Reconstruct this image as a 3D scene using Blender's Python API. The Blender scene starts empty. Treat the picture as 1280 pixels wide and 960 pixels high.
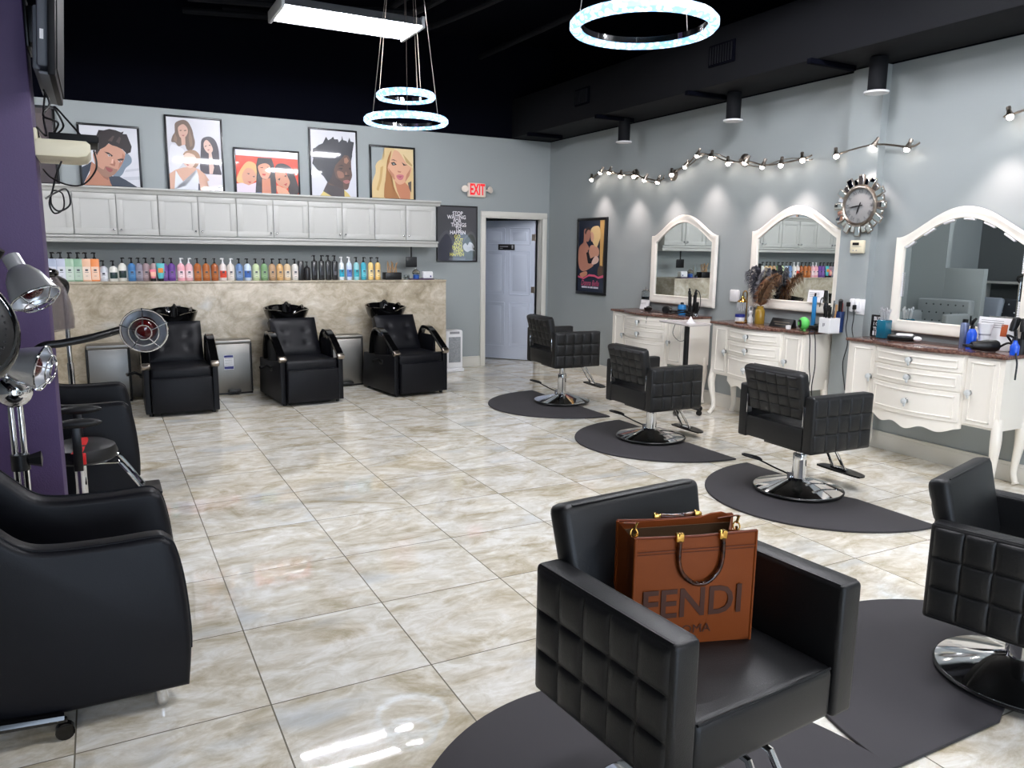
import bpy, bmesh, math, random
from math import sin, cos, pi, radians as RAD
from mathutils import Vector, Matrix, noise
random.seed(7)
SC = bpy.context.scene
COL = SC.collection
V = Vector

# ------------------------------------------------------------------ materials
def lin(c):
    c = c / 255.0
    return c / 12.92 if c <= 0.04045 else ((c + 0.055) / 1.055) ** 2.4
def rgb(c): return (lin(c[0]), lin(c[1]), lin(c[2]), 1.0)
MATS = {}
def mat(name, c, rough=0.5, metal=0.0, spec=0.5, coat=0.0, emit=None, estr=0.0, trans=0.0, ior=1.45, alpha=1.0,
        bump=None, vary=None):
    if name in MATS: return MATS[name]
    m = bpy.data.materials.new(name); m.use_nodes = True
    nt = m.node_tree; b = nt.nodes['Principled BSDF']
    b.inputs['Base Color'].default_value = rgb(c)
    b.inputs['Roughness'].default_value = rough
    b.inputs['Metallic'].default_value = metal
    b.inputs['Specular IOR Level'].default_value = spec
    b.inputs['Coat Weight'].default_value = coat
    b.inputs['Coat Roughness'].default_value = 0.03
    b.inputs['Transmission Weight'].default_value = trans
    b.inputs['IOR'].default_value = ior
    b.inputs['Alpha'].default_value = alpha
    if emit:
        b.inputs['Emission Color'].default_value = rgb(emit)
        b.inputs['Emission Strength'].default_value = estr
    tc = None
    if bump or vary:
        tc = nt.nodes.new('ShaderNodeTexCoord')
    if bump:
        sc, st = bump
        n = nt.nodes.new('ShaderNodeTexNoise'); n.inputs['Scale'].default_value = sc; n.inputs['Detail'].default_value = 3
        bp = nt.nodes.new('ShaderNodeBump'); bp.inputs['Strength'].default_value = st; bp.inputs['Distance'].default_value = 0.004
        nt.links.new(tc.outputs['Object'], n.inputs['Vector'])
        nt.links.new(n.outputs['Fac'], bp.inputs['Height']); nt.links.new(bp.outputs['Normal'], b.inputs['Normal'])
    if vary:
        sc, c2 = vary
        n = nt.nodes.new('ShaderNodeTexNoise'); n.inputs['Scale'].default_value = sc; n.inputs['Detail'].default_value = 4
        r = nt.nodes.new('ShaderNodeValToRGB')
        r.color_ramp.elements[0].position = 0.35; r.color_ramp.elements[1].position = 0.68
        r.color_ramp.elements[0].color = rgb(c); r.color_ramp.elements[1].color = rgb(c2)
        nt.links.new(tc.outputs['Object'], n.inputs['Vector'])
        nt.links.new(n.outputs['Fac'], r.inputs['Fac']); nt.links.new(r.outputs['Color'], b.inputs['Base Color'])
    MATS[name] = m
    return m

def stone(name, grout, rough, coat=0.0):
    m = bpy.data.materials.new(name); m.use_nodes = True
    nt = m.node_tree; N = nt.nodes; L = nt.links; b = N['Principled BSDF']
    tc = N.new('ShaderNodeTexCoord')
    src = tc.outputs['Object']
    mp = N.new('ShaderNodeMapping'); L.new(src, mp.inputs['Vector'])
    if grout:
        mp.inputs['Location'].default_value = (-0.437, -2.624, 0)
    cur = mp.outputs['Vector']
    vec = cur
    if grout:
        sn = N.new('ShaderNodeVectorMath'); sn.operation = 'SNAP'; sn.inputs[1].default_value = (0.61, 0.61, 5)
        L.new(cur, sn.inputs[0])
        wn = N.new('ShaderNodeTexWhiteNoise'); wn.noise_dimensions = '3D'; L.new(sn.outputs['Vector'], wn.inputs['Vector'])
        sc = N.new('ShaderNodeVectorMath'); sc.operation = 'SCALE'; sc.inputs['Scale'].default_value = 12; L.new(wn.outputs['Color'], sc.inputs[0])
        ad = N.new('ShaderNodeVectorMath'); ad.operation = 'ADD'; L.new(cur, ad.inputs[0]); L.new(sc.outputs['Vector'], ad.inputs[1])
        vec = ad.outputs['Vector']
    st = N.new('ShaderNodeMapping'); st.inputs['Scale'].default_value = (1.0, 1.7, 1.6) if grout else (1.2, 1.2, 1.6)
    st.inputs['Rotation'].default_value = (0, 0, 0.35)
    L.new(vec, st.inputs['Vector'])
    n1 = N.new('ShaderNodeTexNoise'); n1.inputs['Scale'].default_value = 1.7; n1.inputs['Detail'].default_value = 9; n1.inputs['Roughness'].default_value = 0.68; n1.inputs['Distortion'].default_value = 1.6
    n2 = N.new('ShaderNodeTexNoise'); n2.inputs['Scale'].default_value = 7.0; n2.inputs['Detail'].default_value = 8; n2.inputs['Roughness'].default_value = 0.7; n2.inputs['Distortion'].default_value = 1.0
    n3 = N.new('ShaderNodeTexNoise'); n3.inputs['Scale'].default_value = 1.5; n3.inputs['Detail'].default_value = 3
    for n in (n1, n2, n3): L.new(st.outputs['Vector'], n.inputs['Vector'])
    r1 = N.new('ShaderNodeValToRGB'); cr = r1.color_ramp
    cols = [(0.27, (178, 166, 140)), (0.38, (206, 197, 176)), (0.47, (228, 222, 208)), (0.55, (240, 238, 231)), (0.70, (250, 249, 245))]
    if not grout:
        cols = [(0.28, (142, 132, 112)), (0.42, (180, 169, 149)), (0.54, (200, 190, 172)), (0.66, (214, 207, 194)), (0.82, (224, 220, 210))]
    cr.elements[0].position = cols[0][0]; cr.elements[0].color = rgb(cols[0][1])
    cr.elements[1].position = cols[-1][0]; cr.elements[1].color = rgb(cols[-1][1])
    for p, c in cols[1:-1]:
        e = cr.elements.new(p); e.color = rgb(c)
    L.new(n1.outputs['Fac'], r1.inputs['Fac'])
    r2 = N.new('ShaderNodeValToRGB'); r2.color_ramp.elements[0].position = 0.38; r2.color_ramp.elements[1].position = 0.62
    r2.color_ramp.elements[0].color = rgb((216, 210, 196)); r2.color_ramp.elements[1].color = rgb((255, 255, 255))
    L.new(n2.outputs['Fac'], r2.inputs['Fac'])
    mx = N.new('ShaderNodeMix'); mx.data_type = 'RGBA'; mx.blend_type = 'MULTIPLY'; mx.inputs['Factor'].default_value = 0.75
    L.new(r1.outputs['Color'], mx.inputs['A']); L.new(r2.outputs['Color'], mx.inputs['B'])
    r3 = N.new('ShaderNodeValToRGB'); r3.color_ramp.elements[0].position = 0.60; r3.color_ramp.elements[1].position = 0.72
    r3.color_ramp.elements[0].color = (0, 0, 0, 1); r3.color_ramp.elements[1].color = (1, 1, 1, 1)
    L.new(n3.outputs['Fac'], r3.inputs['Fac'])
    ml = N.new('ShaderNodeMath'); ml.operation = 'MULTIPLY'; ml.inputs[1].default_value = 0.6; L.new(r3.outputs['Color'], ml.inputs[0])
    mb = N.new('ShaderNodeMix'); mb.data_type = 'RGBA'; mb.inputs['B'].default_value = rgb((190, 196, 200))
    L.new(ml.outputs[0], mb.inputs['Factor']); L.new(mx.outputs['Result'], mb.inputs['A'])
    out = mb.outputs['Result']
    if grout:
        br = N.new('ShaderNodeTexBrick'); br.offset = 0.0; br.squash = 1.0
        br.inputs['Scale'].default_value = 1.0; br.inputs['Brick Width'].default_value = 0.61; br.inputs['Row Height'].default_value = 0.61
        br.inputs['Mortar Size'].default_value = 0.0028; br.inputs['Mortar Smooth'].default_value = 0.1
        L.new(cur, br.inputs['Vector'])
        mg = N.new('ShaderNodeMix'); mg.data_type = 'RGBA'; mg.inputs['B'].default_value = rgb((122, 116, 102))
        L.new(br.outputs['Fac'], mg.inputs['Factor']); L.new(out, mg.inputs['A']); out = mg.outputs['Result']
    L.new(out, b.inputs['Base Color'])
    b.inputs['Roughness'].default_value = rough
    b.inputs['Coat Weight'].default_value = coat; b.inputs['Coat Roughness'].default_value = 0.04
    return m

def crystal(name):
    m = bpy.data.materials.new(name); m.use_nodes = True
    nt = m.node_tree; N = nt.nodes; L = nt.links; b = N['Principled BSDF']
    tc = N.new('ShaderNodeTexCoord'); v = N.new('ShaderNodeTexVoronoi'); v.inputs['Scale'].default_value = 38
    L.new(tc.outputs['Object'], v.inputs['Vector'])
    r = N.new('ShaderNodeValToRGB')
    r.color_ramp.elements[0].position = 0.15; r.color_ramp.elements[1].position = 0.6
    r.color_ramp.elements[0].color = rgb((240, 250, 255)); r.color_ramp.elements[1].color = rgb((104, 152, 200))
    L.new(v.outputs['Distance'], r.inputs['Fac'])
    L.new(r.outputs['Color'], b.inputs['Emission Color']); b.inputs['Emission Strength'].default_value = 2.2
    b.inputs['Base Color'].default_value = rgb((150, 190, 220)); b.inputs['Roughness'].default_value = 0.1
    return m

M_wall = mat('wall_paint', (156, 163, 164), 0.6, bump=(220, 0.12))
M_black = mat('ceiling_black', (5, 6, 14), 0.95, spec=0.05)
M_duct = mat('duct_black', (17, 18, 22), 0.75, spec=0.2)
M_purple = mat('purple_paint', (70, 54, 92), 0.55, bump=(160, 0.25))
M_darkwall = mat('charcoal_paint', (92, 96, 98), 0.7)
M_trim = mat('white_trim', (218, 216, 208), 0.4)
M_cab = mat('cabinet_white', (190, 190, 186), 0.35)
M_dress = mat('dresser_white', (242, 237, 227), 0.32)
M_gap = mat('dark_gap', (30, 30, 30), 0.9)
M_door = mat('door_daylight_tint', (200, 208, 224), 0.4)  # white door, with the bluish daylight mixed into its colour
M_floor = stone('polished_travertine_tile', True, 0.022, 0.0)
M_stone = stone('wall_travertine', False, 0.3)
M_top = mat('brown_granite', (70, 46, 40), 0.12, vary=(60, (130, 98, 86)))
M_leather = mat('black_leather', (14, 15, 17), 0.45, bump=(300, 0.18))
M_leather2 = mat('black_vinyl', (7, 8, 14), 0.45, spec=0.28, bump=(240, 0.1))
M_gloss = mat('black_gloss', (8, 8, 9), 0.08, coat=0.5)
M_plastic = mat('black_plastic', (14, 14, 15), 0.35)
M_rubber = mat('black_mat_rubber', (56, 54, 57), 0.78, bump=(500, 0.15))
M_chrome = mat('chrome', (225, 226, 228), 0.06, metal=1.0)
M_steel = mat('brushed_steel', (132, 129, 124), 0.36, metal=1.0)
M_alu = mat('polished_aluminium', (224, 225, 228), 0.33, metal=0.85)
M_nickel = mat('brushed_nickel', (165, 155, 145), 0.28, metal=1.0)
M_gold = mat('brass_gold', (210, 165, 85), 0.22, metal=1.0)
M_mirror = mat('mirror_glass', (235, 240, 238), 0.0, metal=1.0)
M_glass = mat('clear_glass', (240, 246, 248), 0.03, trans=1.0)
M_knob = mat('crystal_knob', (232, 236, 236), 0.05, trans=0.25)
M_smoke = mat('smoked_visor', (120, 110, 112), 0.08, alpha=0.42)
M_redbulb = mat('dark_red_bulb', (70, 8, 10), 0.08, coat=0.6)
M_redvinyl = mat('red_vinyl', (205, 28, 30), 0.4)
M_tan = mat('tan_leather', (134, 66, 24), 0.5, spec=0.25, bump=(200, 0.06))
M_taned = mat('tan_edge', (104, 46, 18), 0.5)
M_bagtext = mat('debossed_brown', (72, 34, 14), 0.5)
M_taninn = mat('bag_lining', (92, 70, 48), 0.8)
M_tort = mat('tortoiseshell', (34, 18, 12), 0.12, vary=(55, (96, 48, 22)))
M_cream = mat('cream_plastic', (224, 216, 190), 0.4)
M_tvgrey = mat('tv_grey', (88, 92, 100), 0.5)
M_tvdark = mat('tv_dark', (12, 13, 16), 0.5, spec=0.2)
M_tube = mat('fluorescent_tube', (255, 255, 255), 0.4, emit=(250, 250, 255), estr=184.0)
M_refl = mat('reflector_grey', (120, 121, 124), 0.5, spec=0.1)
M_fix = mat('white_enamel', (225, 226, 228), 0.35)
M_bulb = mat('spot_bulb', (255, 250, 240), 0.4, emit=(255, 240, 228), estr=30.0)
M_crystal = crystal('ice_crystal')
M_exit = mat('exit_red', (228, 40, 48), 0.5, emit=(235, 30, 40), estr=0.5)
M_exitbody = mat('exit_housing', (226, 214, 202), 0.45)
M_white = mat('white_plastic', (236, 236, 238), 0.35)
M_paper = mat('white_paper', (238, 238, 240), 0.6)
M_greytxt = mat('grey_print', (150, 150, 155), 0.7)
M_frame = mat('black_frame', (14, 14, 17), 0.3)
M_wood = mat('wood_stick', (170, 132, 88), 0.6)
M_sofa = mat('grey_velvet', (150, 156, 158), 0.6)
M_sofad = mat('charcoal_velvet', (58, 62, 68), 0.6)
M_grille = mat('grey_grille', (160, 164, 168), 0.5, vary=(90, (128, 132, 136)))

# ------------------------------------------------------------------ mesh builder
class B:
    def __init__(s):
        s.bm = bmesh.new(); s.M = Matrix.Identity(4); s.mi = 0
    def at(s, loc=(0, 0, 0), rot=(0, 0, 0)):
        s.M = Matrix.Translation(V(loc)) @ Matrix.Rotation(rot[2], 4, 'Z') @ Matrix.Rotation(rot[1], 4, 'Y') @ Matrix.Rotation(rot[0], 4, 'X')
        return s
    def add(s, vs, fs, smooth=True):
        v = [s.bm.verts.new(s.M @ V(p)) for p in vs]
        for f in fs:
            try:
                q = s.bm.faces.new([v[i] for i in f]); q.material_index = s.mi; q.smooth = smooth
            except ValueError:
                pass
        return v
    def merge(s, bm2):
        bm2.verts.index_update()
        s.add([v.co.copy() for v in bm2.verts], [[v.index for v in f.verts] for f in bm2.faces])
        bm2.free()
    def box(s, c, size, bev=0.0, seg=2, rot=(0, 0, 0), taper=None):
        b = bmesh.new(); bmesh.ops.create_cube(b, size=1.0)
        for v in b.verts:
            k = 1.0
            if taper and v.co.z < 0: k = taper
            v.co = V((v.co.x * size[0] * k, v.co.y * size[1] * k, v.co.z * size[2]))
        if bev > 0:
            bmesh.ops.bevel(b, geom=list(b.edges), offset=min(bev, min(size) * 0.49), segments=seg, affect='EDGES', profile=0.5)
        R = Matrix.Translation(V(c)) @ Matrix.Rotation(rot[2], 4, 'Z') @ Matrix.Rotation(rot[1], 4, 'Y') @ Matrix.Rotation(rot[0], 4, 'X')
        b.transform(R)
        s.merge(b); return s
    def lathe(s, prof, c=(0, 0, 0), n=24, rot=(0, 0, 0), sx=1.0, sy=1.0, arc=None):
        R = Matrix.Translation(V(c)) @ Matrix.Rotation(rot[2], 4, 'Z') @ Matrix.Rotation(rot[1], 4, 'Y') @ Matrix.Rotation(rot[0], 4, 'X')
        vs = []; fs = []
        for r, z in prof:
            for k in range(n):
                a = 2 * pi * k / n
                vs.append(R @ V((r * cos(a) * sx, r * sin(a) * sy, z)))
        m = len(prof)
        for i in range(m - 1):
            for k in range(n):
                k2 = (k + 1) % n
                fs.append((i * n + k, i * n + k2, (i + 1) * n + k2, (i + 1) * n + k))
        if prof[0][0] > 1e-5: fs.append(tuple(range(n - 1, -1, -1)))
        if prof[-1][0] > 1e-5: fs.append(tuple((m - 1) * n + k for k in range(n)))
        s.add(vs, fs); return s
    def ring(s, prof, c=(0, 0, 0), n=64):           # closed cross-section revolved: a ring
        vs = []; fs = []; m = len(prof)
        for k in range(n):
            a = 2 * pi * k / n
            for r, z in prof: vs.append((c[0] + r * cos(a), c[1] + r * sin(a), c[2] + z))
        for k in range(n):
            k2 = (k + 1) % n
            for i in range(m):
                j = (i + 1) % m
                fs.append((k * m + i, k2 * m + i, k2 * m + j, k * m + j))
        s.add(vs, fs); return s
    def cyl(s, p0, p1, r, n=16, r2=None):
        p0, p1 = V(p0), V(p1); d = p1 - p0; q = d.to_track_quat('Z', 'Y').to_matrix().to_4x4()
        old = s.M; s.M = old @ Matrix.Translation(p0) @ q
        s.lathe([(r, 0), (r if r2 is None else r2, d.length)], n=n)
        s.M = old; return s
    def sphere(s, c, r, n=16, sc=(1, 1, 1)):
        prof = [(max(r * sin(pi * i / (n // 2)), 0), -r * cos(pi * i / (n // 2))) for i in range(n // 2 + 1)]
        prof[0] = (0.0, -r); prof[-1] = (0.0, r)
        old = s.M; s.M = old @ Matrix.Translation(V(c)) @ Matrix.Diagonal((*sc, 1))
        s.lathe(prof, n=n); s.M = old; return s
    def tube(s, pts, r, n=8, closed=False, sy=1.0):
        pts = [V(p) for p in pts]; m = len(pts); rings = []
        rr = r if isinstance(r, (list, tuple)) else [r] * m
        up = None; vs = []
        for i, p in enumerate(pts):
            if closed: t = pts[(i + 1) % m] - pts[i - 1]
            else: t = pts[min(i + 1, m - 1)] - pts[max(i - 1, 0)]
            t = t.normalized() if t.length > 1e-9 else V((0, 0, 1))
            if up is None:
                up = V((0, 0, 1)) if abs(t.z) < 0.9 else V((0, 1, 0))
            x = up.cross(t)
            if x.length < 1e-6: x = V((1, 0, 0)).cross(t)
            x.normalize(); y = t.cross(x).normalized(); up = y
            for k in range(n):
                a = 2 * pi * k / n
                vs.append(p + x * (rr[i] * cos(a)) + y * (rr[i] * sin(a) * sy))
        fs = []
        for i in range(m if closed else m - 1):
            j = (i + 1) % m
            for k in range(n):
                k2 = (k + 1) % n
                fs.append((i * n + k, i * n + k2, j * n + k2, j * n + k))
        if not closed:
            fs.append(tuple(range(n - 1, -1, -1))); fs.append(tuple((m - 1) * n + k for k in range(n)))
        s.add(vs, fs); return s
    def prism(s, poly, d0, d1, ax='x', bev=0.0, seg=2):
        """extrude a 2-D outline along an axis: 'x' -> (y,z) outline, 'y' -> (x,z), 'z' -> (x,y)"""
        def P(p, d):
            return {'x': (d, p[0], p[1]), 'y': (p[0], d, p[1]), 'z': (p[0], p[1], d)}[ax]
        b = bmesh.new()
        v0 = [b.verts.new(P(p, d0)) for p in poly]; v1 = [b.verts.new(P(p, d1)) for p in poly]
        n = len(poly)
        b.faces.new(v0); b.faces.new(v1[::-1])
        for i in range(n):
            j = (i + 1) % n
            b.faces.new((v0[j], v0[i], v1[i], v1[j]))
        bmesh.ops.recalc_face_normals(b, faces=list(b.faces))
        if bev > 0:
            es = [e for e in b.edges if (e.verts[0] in v0) == (e.verts[1] in v0)]
            es = [e for e in es if any(len(f.verts) == n for f in e.link_faces)]
            bmesh.ops.bevel(b, geom=es, offset=bev, segments=seg, affect='EDGES', profile=0.5)
        s.merge(b); return s
    def quilt(s, o, u, v, nx, ny, depth=0.012, k=5, seam=0.0):
        """pillow-tufted panel: origin o, edge vectors u and v, bulging along u x v"""
        o, u, v = V(o), V(u), V(v); nrm = u.cross(v).normalized(); q = [0.0, 0.05, 0.13, 0.3, 0.5, 0.7, 0.87, 0.95]; k = len(q)
        NX, NY = nx * k, ny * k; vs = []; fs = []
        bul = lambda a: (1 - abs(2 * a - 1) ** 4) ** 0.55
        for j in range(NY + 1):
            for i in range(NX + 1):
                a = q[i % k]; c = q[j % k]
                h = depth * bul(a) * bul(c) if (i % k and j % k) else 0.0
                vs.append(o + u * ((i // k + a) / nx) + v * ((j // k + c) / ny) + nrm * h)
        for j in range(NY):
            for i in range(NX):
                q = j * (NX + 1) + i
                fs.append((q, q + 1, q + NX + 2, q + NX + 1))
        s.add(vs, fs); return s
    def poly(s, pts, smooth=False):
        s.add(pts, [tuple(range(len(pts)))], smooth); return s
    def text(s, string, size, M4, extrude=0.0, bold=0.0, sx=1.0, shear=0.0, align='CENTER'):
        cu = bpy.data.curves.new('lettering', 'FONT'); cu.body = string; cu.size = size; cu.extrude = extrude
        cu.align_x = align; cu.align_y = 'CENTER'; cu.offset = bold; cu.shear = shear; cu.resolution_u = 3
        ob = bpy.data.objects.new('lettering', cu); COL.objects.link(ob)
        dg = bpy.context.evaluated_depsgraph_get(); dg.update()
        me = bpy.data.meshes.new_from_object(ob.evaluated_get(dg))
        bpy.data.objects.remove(ob)
        old = s.M; s.M = old @ M4 @ Matrix.Diagonal((sx, 1, 1, 1))
        s.add([v.co.copy() for v in me.vertices], [tuple(p.vertices) for p in me.polygons], False)
        s.M = old; bpy.data.meshes.remove(me); return s

def facing(loc, right, up):
    """matrix that lays text (x right, y up) on a plane in the scene"""
    r = V(right).normalized(); u = V(up).normalized(); n = r.cross(u)
    M4 = Matrix.Identity(4)
    for i in range(3):
        M4[i][0] = r[i]; M4[i][1] = u[i]; M4[i][2] = n[i]; M4[i][3] = loc[i]
    return M4

def obj(name, b, mats, parent=None, label=None, loc=None, rz=0.0, angle=38):
    me = bpy.data.meshes.new(name)
    bmesh.ops.recalc_face_normals(b.bm, faces=list(b.bm.faces)) if getattr(b, 'fixn', True) else None
    b.bm.to_mesh(me); b.bm.free()
    for m in (mats if isinstance(mats, (list, tuple)) else [mats]): me.materials.append(m)
    me.set_sharp_from_angle(angle=RAD(angle))
    o = bpy.data.objects.new(name, me); COL.objects.link(o)
    if parent: o.parent = parent
    if loc is not None: o.location = loc
    o.rotation_euler.z = rz
    if label: o['label'] = label
    return o
def thing(name, label, cat, loc=(0, 0, 0), rz=0.0, group=None):
    o = bpy.data.objects.new(name, None); COL.objects.link(o); o.location = loc; o.rotation_euler = (0, 0, rz)
    o.empty_display_size = 0.1
    tag(o, label, cat, group); return o
def tag(o, label, cat, group=None, kind=None):
    o['label'] = label; o['category'] = cat
    if group: o['group'] = group
    if kind: o['kind'] = kind
    return o
def struct(name, b, mats, label, cat):
    o = obj(name, b, mats); return tag(o, label, cat, None, 'structure')
def dup(root, loc, rz, label):
    kids = {}
    for o in COL.objects:
        if o.parent: kids.setdefault(o.parent, []).append(o)
    def cp(o, par):
        c = o.copy(); COL.objects.link(c)
        if par: c.parent = par
        for ch in kids.get(o, []): cp(ch, c)
        return c
    r = cp(root, None); r.location = loc; r.rotation_euler.z = rz; r['label'] = label
    return r
def bez(p, n=16):
    """smooth curve through points (Catmull-Rom)"""
    p = [V(q) for q in p]; out = []
    for i in range(len(p) - 1):
        a = p[max(i - 1, 0)]; b = p[i]; c = p[i + 1]; d = p[min(i + 2, len(p) - 1)]
        for k in range(n):
            t = k / n
            out.append(0.5 * ((2 * b) + (c - a) * t + (2 * a - 5 * b + 4 * c - d) * t * t + (3 * b - a - 3 * c + d) * t ** 3))
    out.append(p[-1]); return out
def bez2(p, n=8): return [(q.x, q.y) for q in bez([(a, b, 0) for a, b in p], n)]

# ------------------------------------------------------------------ room shell
XR, YB, ZC, ZW = 5.75, 9.8, 4.35, 3.12
b = B(); b.box((0.6, 2.9, -0.06), (10.8, 18.0, 0.12)); struct('floor', b, M_floor, 'glossy beige travertine tile floor with thin grout lines', 'floor')
b = B(); b.box((0.6, 2.9, ZC + 0.06), (10.8, 18.0, 0.12)); struct('ceiling', b, M_black, 'open black painted ceiling', 'ceiling')
# back wall with a doorway, black above ZW
b = B()
DX0, DX1, DZ = 4.735, 5.635, 2.065
b.box(((-4.8 + DX0) / 2, YB + 0.06, ZW / 2), (DX0 + 4.8, 0.12, ZW)); b.box(((DX0 + DX1) / 2, YB + 0.06, (DZ + ZW) / 2), (DX1 - DX0, 0.12, ZW - DZ))
b.box(((DX1 + 5.87) / 2, YB + 0.06, ZW / 2), (5.87 - DX1, 0.12, ZW))
b.mi = 1; b.box((0.54, YB + 0.06, (ZW + ZC) / 2), (10.66, 0.12, ZC - ZW))
struct('wall_back', b, [M_wall, M_black], 'pale grey back wall, painted black towards the ceiling', 'wall')
b = B(); b.box((XR + 0.06, 1.9, ZW / 2), (0.12, 15.8, ZW)); b.mi = 1; b.box((XR + 0.06, 1.9, (ZW + ZC) / 2), (0.12, 15.8, ZC - ZW))
struct('wall_right', b, [M_wall, M_black], 'pale grey wall behind the styling mirrors', 'wall')
b = B(); b.box((-4.6, 1.9, ZC / 2), (0.12, 15.8, ZC)); struct('wall_left', b, M_darkwall, 'charcoal wall seen only in the nearest mirror', 'wall')
b = B(); b.box((-2.75, -6.06, ZC / 2), (3.6, 0.12, ZC)); b.box((4.3, -6.06, ZC / 2), (3.0, 0.12, ZC))
b.box((0.9, -6.06, 3.5), (3.8, 0.12, 1.7)); b.box((0.9, -6.06, 0.2), (3.8, 0.12, 0.4))
struct('wall_front', b, M_wall, 'front wall behind the viewpoint', 'wall')
b = B()
for x in (-0.97, 0.9, 2.77): b.box((x, -6.06, 1.52), (0.06, 0.1, 2.3), 0.005)
for z in (0.43, 2.62): b.box((0.9, -6.06, z), (3.8, 0.1, 0.06), 0.005)
b.mi = 1; b.box((0.9, -6.07, 1.52), (3.7, 0.008, 2.15))
struct('window_1', b, [M_frame, M_glass], 'shopfront window behind the viewpoint', 'window')
b = B(); b.box((-2.45, 9.44, ZW / 2), (0.12, 0.72, ZW)); b.box((-2.45, 8.72, 0.70), (0.12, 0.72, 1.4), 0.004)
struct('wall_alcove', b, M_wall, 'pale stub wall stepping down to a half wall, seen in the nearest mirror', 'wall')
b = B(); b.box((-0.60, 4.34, ZC / 2), (0.76, 0.30, ZC), 0.006)
struct('wall_column', b, M_purple, 'purple painted column at the left edge', 'wall')
b = B(); b.box((XR - 0.04, 4.55, ZW / 2), (0.08, 0.30, ZW)); struct('trim_1', b, M_wall, 'shallow pilaster on the right wall behind the clock', 'pilaster')
# corridor behind the doorway
b = B(); b.box((4.6, 11.9, ZW / 2), (2.7, 0.1, ZW)); b.box((3.9, 10.9, ZW / 2), (0.1, 1.95, ZW)); b.box((5.93, 10.9, ZW / 2), (0.1, 1.95, ZW)); b.box((4.9, 10.9, 2.7), (2.1, 1.9, 0.08))
struct('wall_corridor', b, M_wall, 'pale wall of the corridor beyond the open door', 'wall')
def baseboard(name, x0, y0, x1, y1, label):
    d = V((x1 - x0, y1 - y0, 0)); L_ = d.length; b = B(); b.at(((x0 + x1) / 2, (y0 + y1) / 2, 0), (0, 0, math.atan2(d.y, d.x)))
    b.box((0, 0, 0.06), (L_, 0.022, 0.12), 0.003); b.box((0, -0.002, 0.132), (L_, 0.016, 0.028), 0.006)
    struct(name, b, M_trim, label, 'baseboard')
baseboard('baseboard_right', XR - 0.011, YB - 0.01, XR - 0.011, -6, 'white baseboard along the right wall')
baseboard('baseboard_back', 3.88, YB - 0.011, 4.66, YB - 0.011, 'white baseboard left of the door')
# door casing and leaf
b = B()
for x in (DX0 - 0.035, DX1 + 0.035):
    b.box((x, YB - 0.012, DZ / 2), (0.075, 0.03, DZ), 0.006); b.box((x + (0.02 if x < 5 else -0.02), YB + 0.05, DZ / 2), (0.035, 0.13, DZ), 0.003)
b.box(((DX0 + DX1) / 2, YB - 0.012, DZ + 0.037), (DX1 - DX0 + 0.145, 0.03, 0.075), 0.006)
b.box(((DX0 + DX1) / 2, YB + 0.05, DZ - 0.0), (DX1 - DX0, 0.13, 0.03), 0.003)
struct('trim_2', b, M_trim, 'white casing around the doorway', 'door frame')
dr = thing('door_1', 'white six-panel door standing ajar, bluish daylight in its colour', 'door', (DX1 - 0.03, YB + 0.13, 0), RAD(-50)); dr['kind'] = 'structure'
b = B(); LW = 0.86
b.box((-LW / 2, 0, 1.025), (LW, 0.036, 2.03), 0.003)
for (x0, x1) in ((-0.79, -0.47), (-0.39, -0.07)):
    for (z0, z1) in ((0.2, 0.85), (0.97, 1.6), (1.7, 1.93)):
        cx, cz, w, h = (x0 + x1) / 2, (z0 + z1) / 2, x1 - x0, z1 - z0
        for (sx, sz, ww, hh) in ((0, h / 2, w, 0.018), (0, -h / 2, w, 0.018), (w / 2, 0, 0.018, h), (-w / 2, 0, 0.018, h)):
            b.box((cx + sx, -0.018, cz + sz), (ww, 0.012, hh), 0.004)
        b.box((cx, -0.016, cz), (w - 0.1, 0.014, h - 0.1), 0.005)
obj('door_leaf', b, M_door, dr)
b = B(); b.cyl((-0.8, -0.02, 0.97), (-0.8, -0.06, 0.97), 0.012); b.sphere((-0.8, -0.075, 0.97), 0.028)
obj('door_knob', b, M_nickel, dr)
for z in (0.3, 1.05, 1.8):
    b = B(); b.cyl((0.01, -0.03, z - 0.05), (0.01, -0.03, z + 0.05), 0.009); b.box((-0.02, -0.022, z), (0.05, 0.006, 0.09)); obj('hinge', b, M_nickel, dr)
b = B(); b.box((-0.44, -0.024, 1.66), (0.26, 0.008, 0.085), 0.002)
b.mi = 1
b.box((-0.48, -0.0285, 1.668), (0.13, 0.001, 0.014)); b.box((-0.522, -0.0285, 1.642), (0.046, 0.001, 0.012)); b.box((-0.345, -0.0285, 1.662), (0.024, 0.001, 0.05), 0.0004)
rs = obj('door_sign', b, [M_frame, M_greytxt], dr, 'small black sign plate')

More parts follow.
